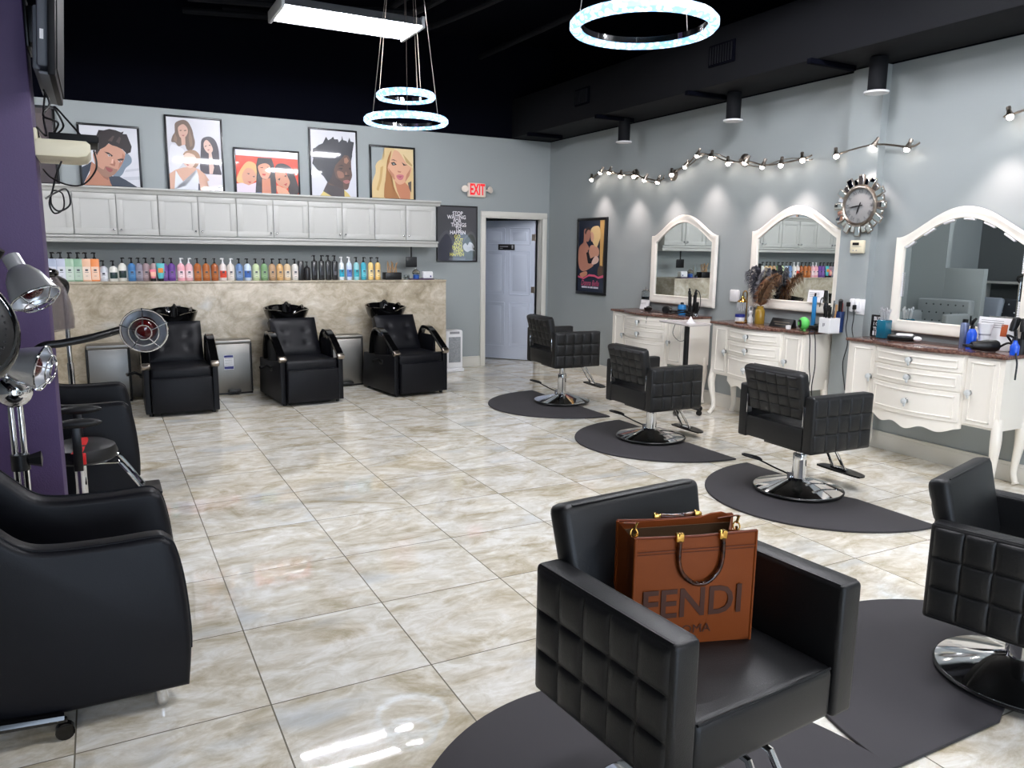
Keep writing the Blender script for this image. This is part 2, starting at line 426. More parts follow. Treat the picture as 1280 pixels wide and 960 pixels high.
# ------------------------------------------------------------------ duct, can lights, ceiling pipes
t = thing('air_duct', 'long black box duct along the top of the right wall', 'duct', (5.44, 2.0, ZW))
b = B(); b.box((0, 0.0, 0.26), (0.62, 15.6, 0.50), 0.01); obj('duct_body', b, M_duct, t)
for y, s in ((8.02, 0.24), (5.70, 0.27)):
    b = B(); b.box((-0.318, y - 2.0, 0.27), (0.02, s + 0.06, 0.19), 0.004)
    b.mi = 1
    for k in range(9): b.box((-0.332, y - 2.0 - s / 2 + s * k / 8, 0.27), (0.012, 0.010, 0.15))
    obj('vent_grille', b, [M_black, M_duct], t)
for y in (9.2, 7.62, 6.08, 4.62):
    b = B(); b.box((-0.13, y - 2.0, -0.012), (0.52, 0.045, 0.04), 0.004); obj('duct_strap', b, M_black, t)
for y, where in ((7.65, 'above the far track lights'), (5.88, 'above the middle of the track lights'), (4.31, 'above the wall clock')):
    t = thing('can_light', 'black cylinder downlight under the duct, ' + where, 'ceiling light', (5.47, y, 3.12), 0, 'can lights under the duct')
    b = B(); b.lathe([(0.0, 0.0), (0.068, 0.0), (0.068, -0.25), (0.0, -0.25)], n=24); obj('can_body', b, M_duct, t)
    b = B(); b.lathe([(0.05, -0.252), (0.092, -0.252), (0.09, -0.266), (0.05, -0.262)], n=28); obj('trim_ring', b, M_white, t)
pipes = [[(1.0, 9.7, 4.15), (3.2, 9.0, 4.15), (3.7, 8.3, 4.15), (4.3, 3.0, 4.15)], [(1.0, 9.2, 4.15), (2.9, 8.6, 4.15), (3.3, 7.9, 4.15), (3.6, 3.0, 4.15)],
         [(1.4, 9.6, 4.2), (2.6, 9.3, 4.2), (3.0, 8.6, 4.2), (3.1, 4.0, 4.2)], [(4.6, 9.7, 4.1), (4.7, 6.0, 4.1), (4.7, 2.0, 4.1)]]
for i, p in enumerate(pipes):
    b = B(); b.tube(bez(p, 8), 0.035, 8)
    o = obj('ceiling_conduit', b, M_duct); tag(o, 'black conduit pipe bending under the dark ceiling', 'pipe', 'conduits under the ceiling')

# ------------------------------------------------------------------ ceiling lights
def fluorescent(x, y, label):
    t = thing('fluorescent_fixture', label, 'ceiling light', (x, y, 3.6), 0, 'twin tube shop lights')
    b = B(); b.prism([(-0.28, 0.012), (-0.22, 0.075), (-0.10, 0.075), (0.0, 0.03), (0.10, 0.075), (0.22, 0.075), (0.28, 0.012), (0.285, 0.016), (0.225, 0.09), (-0.225, 0.09), (-0.285, 0.016)], -0.62, 0.62, 'x')
    obj('reflector', b, M_refl, t)
    for sx in (-1, 1):
        b = B(); b.box((sx * 0.625, 0, 0.04), (0.03, 0.58, 0.10), 0.006); obj('end_cap', b, M_fix, t)
        b = B(); b.cyl((sx * 0.55, 0, 0.09), (sx * 0.55, 0, ZC - 3.6), 0.004, 6); obj('hanger_wire', b, M_nickel, t)
    for sy in (-1, 1):
        b = B(); b.cyl((-0.605, sy * 0.16, 0.022), (0.605, sy * 0.16, 0.022), 0.019, 12); obj('tube_lamp', b, M_tube, t)
fluorescent(2.13, 7.30, 'white twin-tube shop light hanging from the dark ceiling in view')
for x, y, w in ((4.1, 0.9, 'by the edge chair, added to brighten the right wall'), (3.75, 3.75, 'by the nearest dresser, added to brighten the right wall'), (2.13, 1.7, 'overhead nearest the viewpoint'), (3.3, -4.0, 'towards the shopfront'), (-1.9, 6.9, 'over the far left of the salon'), (-1.9, -3.2, 'at the front left corner')):  # first two are added out of view to brighten the right wall
    fluorescent(x, y, 'white twin-tube shop light hanging from the ceiling ' + w)
def chandelier(x, y, label):
    t = thing('ring_chandelier', label, 'chandelier', (x, y, 2.63), 0, 'crystal ring chandeliers')
    for r, z, nm in ((0.315, 0.0, 'lower_ring'), (0.213, 0.19, 'upper_ring')):
        b = B(); prof = [(r + 0.026 * cos(a), z + 0.028 * sin(a)) for a in [2 * pi * (k + .5) / 8 for k in range(8)]]
        b.ring(prof, n=72)
        g = obj(nm, b, M_crystal, t, angle=10)
        b = B(); b.ring([(r - 0.024, z - 0.004), (r - 0.030, z - 0.004), (r - 0.030, z + 0.024), (r - 0.024, z + 0.024)], n=72); obj('chrome_band', b, M_chrome, g)
        for k in range(3):
            a = 2 * pi * k / 3 + (0.6 if z else 0.2)
            b = B(); b.cyl((r * cos(a), r * sin(a), z + 0.025), (0.07 * cos(a), 0.07 * sin(a), ZC - 2.66), 0.0022, 6); obj('suspension_wire', b, M_nickel, t)
    b = B(); b.lathe([(0.0, ZC - 2.63), (0.12, ZC - 2.63), (0.12, ZC - 2.665), (0.0, ZC - 2.665)], n=28); obj('ceiling_canopy', b, M_chrome, t)
chandelier(2.28, 6.2, 'two-ring crystal chandelier hanging in front of the framed posters')
chandelier(2.29, 3.08, 'two-ring crystal chandelier at the top edge nearest the viewpoint')

# ------------------------------------------------------------------ washing wall, cabinets
KX0, KX1, KY, KZ = -1.05, 3.88, 9.16, 1.235
b = B(); b.box(((KX0 + KX1) / 2, (KY + YB) / 2, KZ / 2 - 0.012), (KX1 - KX0, YB - KY, KZ - 0.024), 0.002)
b.box(((KX0 + KX1) / 2, (KY + YB) / 2 - 0.004, KZ - 0.012), (KX1 - KX0 + 0.01, YB - KY + 0.01, 0.024), 0.004)
struct('wall_washing', b, M_stone, 'stone tiled half wall with a ledge behind the shampoo chairs', 'half wall')
CZ0, CZ1, CYF = 1.715, 2.16, 9.48
CWD = ['at the left end behind the purple column', 'under the portrait of the dark-haired man', 'under the tall poster of three women', 'under the red poster', 'under the afro portrait', 'at the right end under the blonde portrait']
for i in range(6):
    x1 = 3.87 - 0.815 * (5 - i); x0 = x1 - 0.815
    t = thing('wall_cabinet', 'white two-door shaker wall cabinet ' + CWD[i], 'cabinet', ((x0 + x1) / 2, CYF, CZ0), 0, 'shaker wall cabinets')
    b = B(); b.box((0, 0.16, (CZ1 - CZ0) / 2), (0.815, 0.318, CZ1 - CZ0), 0.001); obj('carcass', b, M_cab, t)
    for sx in (-1, 1):
        cx = sx * 0.2035; w = 0.398; h = CZ1 - CZ0 - 0.016; cz = (CZ1 - CZ0) / 2
        b = B(); b.box((cx, -0.006, cz), (w, 0.010, h))
        fw = 0.062
        for (dx, dz, ww, hh) in ((0, h / 2 - fw / 2, w, fw), (0, -h / 2 + fw / 2, w, fw), (w / 2 - fw / 2, 0, fw, h - 2 * fw), (-w / 2 + fw / 2, 0, fw, h - 2 * fw)):
            b.box((cx + dx, -0.014, cz + dz), (ww, 0.013, hh), 0.0015)
        d = obj('cabinet_door', b, M_cab, t)
        b = B(); kx = cx - sx * (w / 2 - 0.03); b.cyl((kx, -0.02, cz - h / 2 + 0.05), (kx, -0.034, cz - h / 2 + 0.05), 0.005, 8); b.sphere((kx, -0.040, cz - h / 2 + 0.05), 0.013, 12)
        obj('knob', b, M_chrome, d)
b = B(); X0 = 3.87 - 0.815 * 6
prof = [(9.80, 2.16), (9.465, 2.16), (9.455, 2.175), (9.452, 2.185), (9.435, 2.20), (9.425, 2.205), (9.425, 2.222), (9.80, 2.222)]
b.prism(prof, X0 - 0.02, 3.93, 'x'); o = obj('crown_moulding', b, M_cab); tag(o, 'white crown moulding board along the cabinet tops', 'moulding')
b = B(); b.box(((X0 + 3.895) / 2, 9.63, 1.676), (3.895 - X0, 0.335, 0.076), 0.004); b.box(((X0 + 3.9) / 2, 9.457, 1.70), (3.9 - X0, 0.025, 0.022), 0.006)
o = obj('valance_board', b, M_cab); tag(o, 'white light valance board running under the wall cabinets', 'valance')

# ------------------------------------------------------------------ framed pictures
ART = {}
def amat(c):
    k = tuple(c)
    if k not in ART: ART[k] = mat('print_%d_%d_%d' % k, c, 0.35, coat=0.55)
    return ART[k]
def unbil(P, q):
    """corner quad (TL,TR,BR,BL) -> (u, v) of a traced point"""
    tl, tr, br, bl = [V((*c, 0)) for c in q]; u = v = 0.5; p = V((*P, 0))
    for _ in range(12):
        f = tl * (1 - u) * (1 - v) + tr * u * (1 - v) + br * u * v + bl * (1 - u) * v - p
        du = (tr - tl) * (1 - v) + (br - bl) * v; dv = (bl - tl) * (1 - u) + (br - tr) * u
        det = du.x * dv.y - du.y * dv.x
        u -= (f.x * dv.y - f.y * dv.x) / det; v -= (du.x * f.y - du.y * f.x) / det
    return u, v
def picture(name, label, w, h, loc, rz, lean, quad, bg, layers, extra=None, fr=0.022, group=None, depth=0.022):
    """local: x across, z up, facing -y; stands or hangs with its lower edge at loc"""
    t = thing(name, label, 'picture', loc, rz, group); t.rotation_euler = (lean, 0, rz)
    b = B()
    for (cx, cz, ww, hh) in ((0, fr / 2, w, fr), (0, h - fr / 2, w, fr), (-w / 2 + fr / 2, h / 2, fr, h - 2 * fr), (w / 2 - fr / 2, h / 2, fr, h - 2 * fr)):
        b.box((cx, 0, cz), (ww, depth, hh), 0.002)
    obj('frame', b, M_frame, t)
    b = B(); mats = [amat(bg)]; b.box((0, depth * 0.1, h / 2), (w - 2 * fr + 0.002, depth * 0.6, h - 2 * fr + 0.002))
    y0 = depth * 0.1 - depth * 0.3
    lx, lz = w / 2 - fr, h / 2 - fr
    for k, (c, pts) in enumerate(layers):
        m = amat(c)
        if m not in mats: mats.append(m)
        b.mi = mats.index(m); y = y0 - 0.00012 * (k + 1)
        P = []
        for p in pts:
            u, v = unbil(p, quad) if quad else p
            x = max(-lx, min(lx, (u - 0.5) * w)); z = max(-lz, min(lz, (0.5 - v) * h))
            P.append((x, y, z + h / 2))
        bb = bmesh.new()
        vs = [bb.verts.new(p) for p in P]
        try:
            f = bb.faces.new(vs); bmesh.ops.triangulate(bb, faces=[f])
            for f in bb.faces:
                f.normal_update()
                if f.normal.y > 0: f.normal_flip()
            b.merge(bb)
        except ValueError: bb.free()
    if extra: extra(b, mats, y0, w, h)
    b.fixn = False
    obj('print', b, mats, t)
    return t
def S(p, n=6):
    """close a traced outline into a smooth one"""
    q = p + p[:3]; c = bez2(q, n)
    return c[n:len(p) * n + n]
ZS = 2.224; YP = 9.765; PK = 1.0172
_picture = picture
def shelf_picture(name, label, w, h, loc, *a, **k): return _picture(name, label, w * PK, h * PK, (loc[0] * PK, YP, ZS), *a, **k)
L1 = [((120, 135, 150), S([(640, 440), (700, 480), (715, 540), (690, 580), (640, 620), (610, 680), (575, 720), (520, 740), (480, 680), (600, 520)], 3)),
      ((196, 198, 206), [(640, 640), (815, 620), (818, 650), (630, 670)]), ((196, 198, 206), [(600, 730), (820, 720), (824, 760), (640, 770)]),
      ((52, 60, 74), [(95, 610), (150, 590), (225, 545), (205, 650), (140, 790), (130, 880), (95, 880)]), ((52, 60, 74), [(430, 720), (560, 722), (650, 770), (790, 880), (470, 880), (410, 780)]),
      ((186, 130, 105), [(225, 545), (270, 580), (340, 700), (430, 730), (450, 800), (475, 880), (135, 880), (150, 770), (200, 690)]),
      ((150, 102, 84), [(262, 580), (350, 690), (430, 725), (425, 770), (370, 740), (290, 650)]),
      ((202, 152, 130), S([(245, 440), (330, 400), (400, 330), (520, 350), (620, 420), (630, 480), (600, 560), (545, 650), (480, 700), (400, 730), (340, 700), (280, 610), (258, 540)], 4)),
      ((156, 118, 100), S([(262, 545), (300, 600), (370, 640), (390, 600), (450, 610), (500, 630), (540, 640), (500, 700), (420, 735), (350, 710), (290, 640)], 3)),
      ((178, 124, 104), [(600, 440), (630, 480), (600, 560), (545, 640), (560, 560), (590, 500)]),
      ((50, 43, 43), [(285, 225), (330, 180), (310, 160), (370, 165), (440, 148), (520, 165), (580, 190), (612, 178), (602, 210), (650, 212), (655, 260), (690, 310), (712, 360), (700, 430), (650, 450), (625, 420), (600, 395), (530, 362), (470, 345), (430, 322), (390, 362), (330, 395), (300, 440), (290, 470), (270, 430), (300, 300)]),
      ((86, 72, 68), [(420, 290), (480, 230), (500, 235), (470, 300)]), ((80, 68, 66), [(520, 300), (560, 240), (580, 260), (560, 330)]),
      ((60, 45, 42), [(375, 422), (430, 432), (482, 470), (470, 484), (420, 455)]), ((60, 45, 42), [(535, 515), (580, 505), (614, 508), (612, 525), (550, 532)]),
      ((225, 215, 210), [(415, 455), (445, 458), (455, 475), (430, 482)]), ((50, 60, 66), [(428, 460), (444, 462), (446, 476), (434, 478)]),
      ((225, 215, 210), [(548, 537), (580, 530), (592, 543), (562, 552)]), ((50, 60, 66), [(560, 535), (576, 534), (578, 546), (565, 548)]),
      ((168, 114, 96), [(495, 520), (515, 560), (505, 600), (470, 592), (440, 575), (475, 565)]), ((226, 180, 160), [(470, 510), (490, 515), (485, 570), (460, 565)]),
      ((150, 82, 80), S([(390, 610), (430, 618), (482, 640), (455, 672), (415, 655)], 3))]
shelf_picture('framed_picture', 'black framed portrait of a dark-haired man on the cabinet top', 0.595, 0.66, (0.185, YP, ZS), 0, RAD(-0.85), [(45, 65), (800, 125), (858, 880), (95, 858)], (216, 217, 224), L1, group='framed posters on the cabinets', fr=0.024)
L2 = [((105, 85, 72), S([(215, 140), (290, 105), (350, 125), (395, 200), (415, 280), (430, 350), (410, 420), (350, 430), (320, 370), (260, 390), (220, 350), (180, 340), (190, 280), (215, 230)], 4)),
      ((132, 106, 88), [(370, 200), (400, 300), (405, 380), (380, 400), (360, 300)]), ((132, 106, 88), [(215, 240), (240, 300), (235, 350), (200, 320)]),
      ((202, 162, 144), S([(250, 180), (300, 150), (345, 190), (350, 250), (310, 305), (270, 290), (250, 230)], 4)), ((202, 162, 144), [(280, 290), (325, 290), (330, 370), (290, 380)]),
      ((80, 60, 55), [(265, 215), (285, 212), (285, 222), (265, 224)]), ((80, 60, 55), [(310, 215), (335, 212), (335, 222), (312, 224)]), ((160, 90, 90), [(285, 268), (320, 266), (305, 282)]),
      ((224, 224, 230), S([(180, 370), (260, 395), (320, 440), (310, 560), (240, 650), (168, 665), (160, 480)], 3)),
      ((60, 54, 64), S([(500, 320), (550, 285), (610, 290), (660, 340), (690, 440), (700, 600), (720, 700), (640, 700), (560, 690), (490, 640), (495, 430)], 4)),
      ((212, 178, 164), S([(525, 350), (555, 318), (600, 360), (625, 420), (610, 455), (570, 460), (530, 410)], 4)), ((214, 182, 170), [(580, 455), (610, 455), (640, 620), (625, 690), (590, 690), (585, 600)]),
      ((80, 60, 60), [(535, 385), (555, 378), (556, 388), (537, 394)]), ((80, 60, 60), [(580, 372), (600, 370), (600, 380), (582, 382)]), ((170, 105, 105), [(560, 425), (592, 418), (580, 438)]),
      ((222, 216, 222), [(560, 690), (720, 700), (724, 830), (590, 838), (560, 770)]), ((68, 70, 86), [(465, 790), (590, 838), (726, 830), (740, 900), (465, 900)]),
      ((160, 126, 102), S([(305, 480), (340, 440), (420, 430), (480, 480), (485, 560), (440, 625), (400, 625), (330, 500)], 4)),
      ((216, 172, 150), [(160, 690), (230, 645), (310, 620), (400, 610), (480, 640), (540, 690), (590, 760), (550, 780), (600, 900), (500, 900), (470, 700), (400, 760), (340, 800), (230, 720), (230, 900), (168, 900)]),
      ((228, 196, 180), S([(310, 500), (350, 460), (430, 490), (440, 560), (400, 622), (350, 615), (310, 570)], 4)),
      ((80, 60, 60), [(330, 530), (350, 520), (352, 530), (333, 540)]), ((80, 60, 60), [(385, 548), (410, 550), (410, 560), (386, 558)]), ((190, 110, 112), [(340, 580), (375, 590), (355, 602)]),
      ((226, 229, 236), [(232, 650), (262, 700), (345, 820), (440, 700), (452, 640), (475, 720), (474, 900), (228, 900)])]
shelf_picture('framed_picture', 'tall black framed poster of three women in white on the cabinet top', 0.60, 0.815, (1.035, YP, ZS), 0, RAD(-0.85), [(92, 45), (720, 92), (764, 900), (160, 876)], (206, 206, 214), L2, group='framed posters on the cabinets')
L3 = [((214, 212, 228), [(90, 120), (1140, 190), (1120, 312), (110, 242)]),
      ((222, 170, 110), S([(140, 640), (200, 470), (300, 350), (400, 360), (450, 430), (450, 640), (230, 690)], 4)), ((206, 146, 116), S([(230, 540), (290, 450), (380, 460), (440, 540), (440, 630), (350, 718), (270, 700), (230, 620)], 4)),
      ((70, 50, 46), [(300, 525), (345, 530), (330, 552)]), ((70, 50, 46), [(385, 575), (425, 570), (415, 595)]), ((180, 70, 66), [(310, 655), (372, 658), (350, 690)]),
      ((215, 200, 216), [(135, 690), (230, 680), (330, 718), (450, 670), (455, 890), (135, 880)]),
      ((42, 36, 40), [(445, 400), (470, 285), (690, 292), (730, 400), (762, 600), (775, 900), (690, 900), (672, 620), (540, 620), (532, 900), (440, 900), (470, 620)]),
      ((200, 126, 94), [(540, 610), (590, 625), (670, 600), (690, 900), (545, 900)]), ((220, 152, 124), S([(480, 410), (580, 372), (660, 405), (680, 500), (640, 600), (590, 618), (530, 590), (490, 500)], 4)),
      ((70, 48, 46), [(500, 440), (555, 430), (550, 448)]), ((70, 48, 46), [(600, 430), (645, 425), (640, 442)]), ((190, 70, 62), [(538, 535), (602, 535), (590, 566), (550, 562)]),
      ((48, 38, 40), S([(745, 430), (800, 378), (900, 380), (1010, 440), (1070, 560), (1120, 700), (1145, 800), (1090, 890), (960, 880), (990, 700), (960, 560), (900, 500), (820, 480), (760, 500)], 4)),
      ((200, 140, 112), S([(755, 520), (820, 480), (900, 510), (960, 590), (990, 680), (940, 768), (870, 740), (790, 700), (760, 620)], 4)),
      ((60, 42, 40), [(790, 622), (835, 598), (822, 640)]), ((60, 42, 40), [(895, 572), (930, 552), (930, 585)]), ((176, 74, 70), [(890, 702), (948, 678), (932, 724)]),
      ((216, 158, 128), S([(775, 720), (870, 750), (940, 780), (1000, 890), (900, 890), (800, 850)], 3)), ((90, 110, 170), [(450, 830), (530, 830), (530, 852), (450, 850)])]
shelf_picture('framed_picture', 'red landscape poster of three women in a black frame on the cabinet top', 0.745, 0.52, (1.815, YP, ZS), 0, RAD(-0.85), [(85, 118), (1140, 185), (1170, 890), (118, 852)], (214, 60, 30), L3, group='framed posters on the cabinets')
L4 = [((204, 184, 110), [(300, 790), (330, 800), (385, 890), (260, 890)]), ((204, 184, 110), [(525, 780), (580, 830), (605, 890), (520, 890)]),
      ((62, 54, 57), [(335, 690), (430, 700), (525, 740), (535, 890), (385, 890), (290, 800)]),
      ((86, 63, 55), S([(380, 480), (440, 400), (545, 370), (594, 430), (600, 530), (614, 622), (592, 690), (570, 772), (520, 778), (430, 740), (340, 700)], 4)),
      ((60, 48, 48), [(400, 540), (430, 640), (510, 700), (520, 775), (430, 740), (345, 700)]),
      ((146, 104, 84), [(515, 425), (545, 410), (572, 450), (548, 485), (520, 475)]), ((138, 98, 80), S([(440, 565), (510, 585), (520, 640), (460, 645)], 3)), ((134, 96, 80), [(540, 570), (560, 600), (545, 620), (530, 610)]),
      ((44, 46, 54), [(165, 310), (190, 300), (225, 270), (270, 250), (312, 230), (305, 175), (330, 215), (360, 200), (385, 175), (400, 205), (440, 205), (452, 240), (482, 210), (484, 165), (500, 215), (540, 225), (550, 245), (572, 185), (585, 230), (625, 240), (606, 262), (608, 400), (597, 455), (560, 390), (520, 385), (470, 440), (420, 500), (400, 560), (380, 640), (340, 705), (290, 630), (240, 580), (200, 530), (160, 480), (185, 440), (155, 400), (180, 350)]),
      ((38, 30, 30), [(440, 510), (490, 495), (522, 515), (490, 506)]), ((38, 30, 30), [(450, 535), (505, 530), (492, 552)]), ((38, 30, 30), [(575, 530), (600, 528), (598, 552), (580, 552)]),
      ((156, 98, 96), S([(512, 680), (560, 668), (592, 688), (560, 712), (530, 706)], 3)), ((50, 38, 36), [(520, 610), (560, 615), (585, 612), (580, 628), (530, 626)])]
shelf_picture('framed_picture', 'tall black framed portrait of a person with an afro on the cabinet top', 0.59, 0.81, (2.60, YP, ZS), 0, RAD(-0.85), [(105, 65), (655, 112), (695, 888), (150, 868)], (208, 209, 217), L4, group='framed posters on the cabinets')
L5 = [((216, 190, 140), S([(300, 140), (420, 120), (520, 120), (735, 150), (745, 600), (745, 900), (150, 900), (140, 700), (150, 600), (190, 480), (180, 400), (220, 330), (300, 280)], 4)),
      ((166, 114, 68), S([(340, 330), (400, 180), (365, 420), (400, 580), (470, 760), (530, 900), (330, 900), (310, 700), (330, 560)], 3)), ((196, 160, 104), [(250, 420), (290, 400), (270, 600), (230, 760), (200, 740), (240, 580)]),
      ((196, 130, 98), [(450, 600), (520, 650), (600, 630), (680, 720), (680, 900), (540, 900), (490, 760)]), ((92, 82, 78), [(640, 640), (690, 615), (692, 780), (660, 720)]),
      ((218, 168, 138), S([(395, 300), (440, 180), (540, 200), (640, 330), (690, 420), (660, 540), (590, 640), (510, 662), (440, 590), (380, 500), (350, 420)], 4)),
      ((190, 132, 104), [(360, 430), (440, 520), (460, 590), (440, 595), (380, 500)]), ((190, 132, 104), [(680, 430), (660, 540), (600, 630), (620, 520)]),
      ((224, 202, 158), S([(430, 160), (540, 140), (720, 160), (725, 420), (690, 420), (620, 370), (560, 280), (500, 200)], 4)), ((190, 160, 112), [(560, 230), (640, 320), (700, 390), (690, 410), (610, 350)]),
      ((62, 50, 48), [(392, 355), (440, 344), (478, 385), (420, 396)]), ((62, 50, 48), [(545, 348), (590, 378), (632, 386), (575, 398)]), ((110, 78, 62), [(388, 318), (430, 306), (482, 335), (430, 322)]),
      ((150, 160, 160), [(420, 366), (440, 362), (450, 380), (428, 384)]), ((182, 122, 98), [(488, 470), (545, 480), (532, 496), (500, 492)]), ((196, 116, 126), S([(472, 545), (510, 522), (578, 535), (560, 592), (510, 598)], 4)), ((120, 60, 66), [(490, 552), (560, 548), (530, 562)])]
shelf_picture('framed_picture', 'black framed portrait of a blonde woman on the cabinet top', 0.60, 0.665, (3.345, YP, ZS), 0, RAD(-0.85), [(85, 95), (732, 145), (757, 905), (118, 884)], (152, 160, 162), L5, group='framed posters on the cabinets', fr=0.026)
shelf_picture('framed_picture', 'dark poster half hidden behind the purple column', 0.60, 0.80, (-0.60, YP, ZS), 0, RAD(-0.85), None, (70, 62, 64), [((88, 78, 78), [(0.08, 0.1), (0.85, 0.1), (0.85, 0.6), (0.08, 0.7)])], fr=0.03)
def stop_text(b, mats, y0, w, h):
    for lines, c, z0, dz, s in ((('STOP', 'WAITING', 'FOR', 'THINGS', 'TO', 'HAPPEN'), (232, 230, 236), 0.642, 0.0505, 0.070), (('GO', 'OUT', 'AND', 'MAKE', 'THEM', 'HAPPEN'), (214, 208, 92), 0.337, 0.0480, 0.064)):
        m = amat(c); mats.append(m); b.mi = mats.index(m)
        offs = (0.005, -0.01, 0.0, 0.02, 0.015, 0.008) if lines[0] == 'STOP' else (0.0, 0.025, 0.01, 0.0, 0.015, -0.005)
        for k, s_ in enumerate(lines):
            b.text(s_, s, facing((offs[k], y0 - 0.0022, z0 - dz * k), (1, 0, 0), (0, 0, 1)), bold=0.0016, sx=0.9)
ST = [((74, 74, 80), S([(0.05, 0.62), (0.13, 0.5), (0.25, 0.44), (0.36, 0.52), (0.42, 0.62), (0.3, 0.8), (0.1, 0.8)], 4)), ((40, 40, 56), S([(0.06, 0.7), (0.15, 0.56), (0.25, 0.5), (0.34, 0.58), (0.38, 0.7), (0.28, 0.97), (0.05, 0.97)], 4)),  # arch shapes here and below: mirror reflections painted into the print
      ((78, 80, 82), S([(0.66, 0.6), (0.74, 0.5), (0.84, 0.45), (0.93, 0.5), (0.97, 0.62), (0.85, 0.72), (0.7, 0.7)], 4)), ((52, 58, 54), S([(0.66, 0.66), (0.76, 0.54), (0.84, 0.5), (0.92, 0.56), (0.97, 0.75), (0.9, 0.95), (0.68, 0.9)], 4)),
      ((196, 198, 202), S([(0.64, 0.72), (0.70, 0.66), (0.76, 0.70), (0.80, 0.64), (0.88, 0.67), (0.92, 0.74), (0.86, 0.75), (0.94, 0.80), (0.84, 0.79), (0.76, 0.82), (0.68, 0.79)], 3)), ((84, 86, 92), [(0.3, 0.93), (0.7, 0.93), (0.7, 0.97), (0.3, 0.97)])]
picture('quote_poster', 'dark motivational poster with white and yellow words beside the wall cabinets', 0.60, 0.745, (4.31, YB - 0.012, 1.45), 0, 0, None, (62, 62, 68), ST, stop_text, fr=0.016)
def donna(b, mats, y0, w, h):
    m = amat((214, 96, 132)); mats.append(m); b.mi = mats.index(m)
    b.text('Donna Bella', 0.105, facing((-0.01, y0 - 0.003, 0.148), (1, 0, 0), (0, 0, 1)), sx=0.82, shear=0.3)
    m = amat((210, 210, 220)); mats.append(m); b.mi = mats.index(m)
    for x0, x1 in ((-0.205, -0.07), (-0.058, -0.012), (0.0, 0.062), (0.074, 0.19)): b.box(((x0 + x1) / 2, y0 - 0.002, 0.094), (x1 - x0, 0.001, 0.022))
L6 = [((204, 162, 96), [(328, 90), (375, 85), (362, 590), (325, 590)]), ((74, 68, 62), [(375, 85), (400, 85), (385, 690), (350, 690), (362, 590)]), ((96, 72, 56), S([(310, 600), (350, 590), (352, 690), (305, 690)], 3)),
      ((190, 132, 112), S([(95, 400), (148, 330), (150, 215), (182, 200), (172, 320), (212, 400), (190, 440), (200, 560), (250, 560), (250, 595), (160, 650), (110, 630), (88, 540)], 4)), ((60, 42, 40), S([(160, 230), (190, 175), (225, 195), (222, 240), (200, 215), (178, 260)], 3)),
      ((182, 128, 112), S([(172, 250), (195, 205), (222, 215), (218, 290), (195, 332), (174, 310)], 3)), ((206, 152, 128), S([(220, 380), (260, 365), (312, 400), (310, 480), (240, 505), (220, 520), (205, 470)], 3)),
      ((226, 196, 142), S([(228, 200), (260, 165), (318, 165), (332, 260), (312, 340), (290, 385), (255, 350), (228, 260)], 4)), ((214, 165, 140), S([(226, 240), (246, 225), (262, 270), (255, 320), (232, 320)], 3)),
      ((26, 26, 34), [(178, 450), (205, 440), (225, 512), (272, 485), (240, 560), (198, 562)]), ((228, 192, 178), S([(240, 545), (280, 480), (315, 510), (300, 555), (250, 575)], 3)), ((204, 142, 112), S([(108, 680), (180, 650), (188, 690), (130, 722)], 3)),
      ((222, 92, 124), [(88, 700), (150, 722), (210, 682), (270, 685), (310, 706), (364, 684), (364, 714), (310, 728), (270, 708), (210, 704), (150, 738), (88, 720)])]
picture('framed_picture', 'narrow black framed poster of an embracing couple on the right wall', 0.69, 0.995, (XR - 0.014, 8.655, 1.05), RAD(-90), 0, [(78, 88), (402, 58), (380, 912), (65, 895)], (36, 44, 62), L6, donna, fr=0.035, depth=0.028)

# exit sign
t = thing('exit_sign', 'white EXIT sign with red letters and two emergency lamps above the door', 'exit sign', (4.59, YB - 0.002, 2.41))
b = B(); b.box((0, -0.025, 0), (0.27, 0.05, 0.19), 0.02, 3); obj('sign_housing', b, M_exitbody, t)
b = B(); b.text('EXIT', 0.2, facing((0, -0.052, 0), (1, 0, 0), (0, 0, 1)), 0.001, 0.006, sx=0.54); obj('exit_letters', b, M_exit, t, 'red letters')
for sx in (-1, 1):
    b = B(); b.at((sx * 0.178, -0.045, 0.005), (RAD(80), 0, sx * RAD(25))); b.lathe([(0.0, -0.02), (0.02, -0.02), (0.046, 0.02), (0.046, 0.03), (0.03, 0.036), (0.0, 0.038)], n=20); b.at(); b.cyl((sx * 0.13, -0.03, 0), (sx * 0.17, -0.035, 0), 0.012, 10)
    obj('emergency_lamp', b, M_exitbody, t)
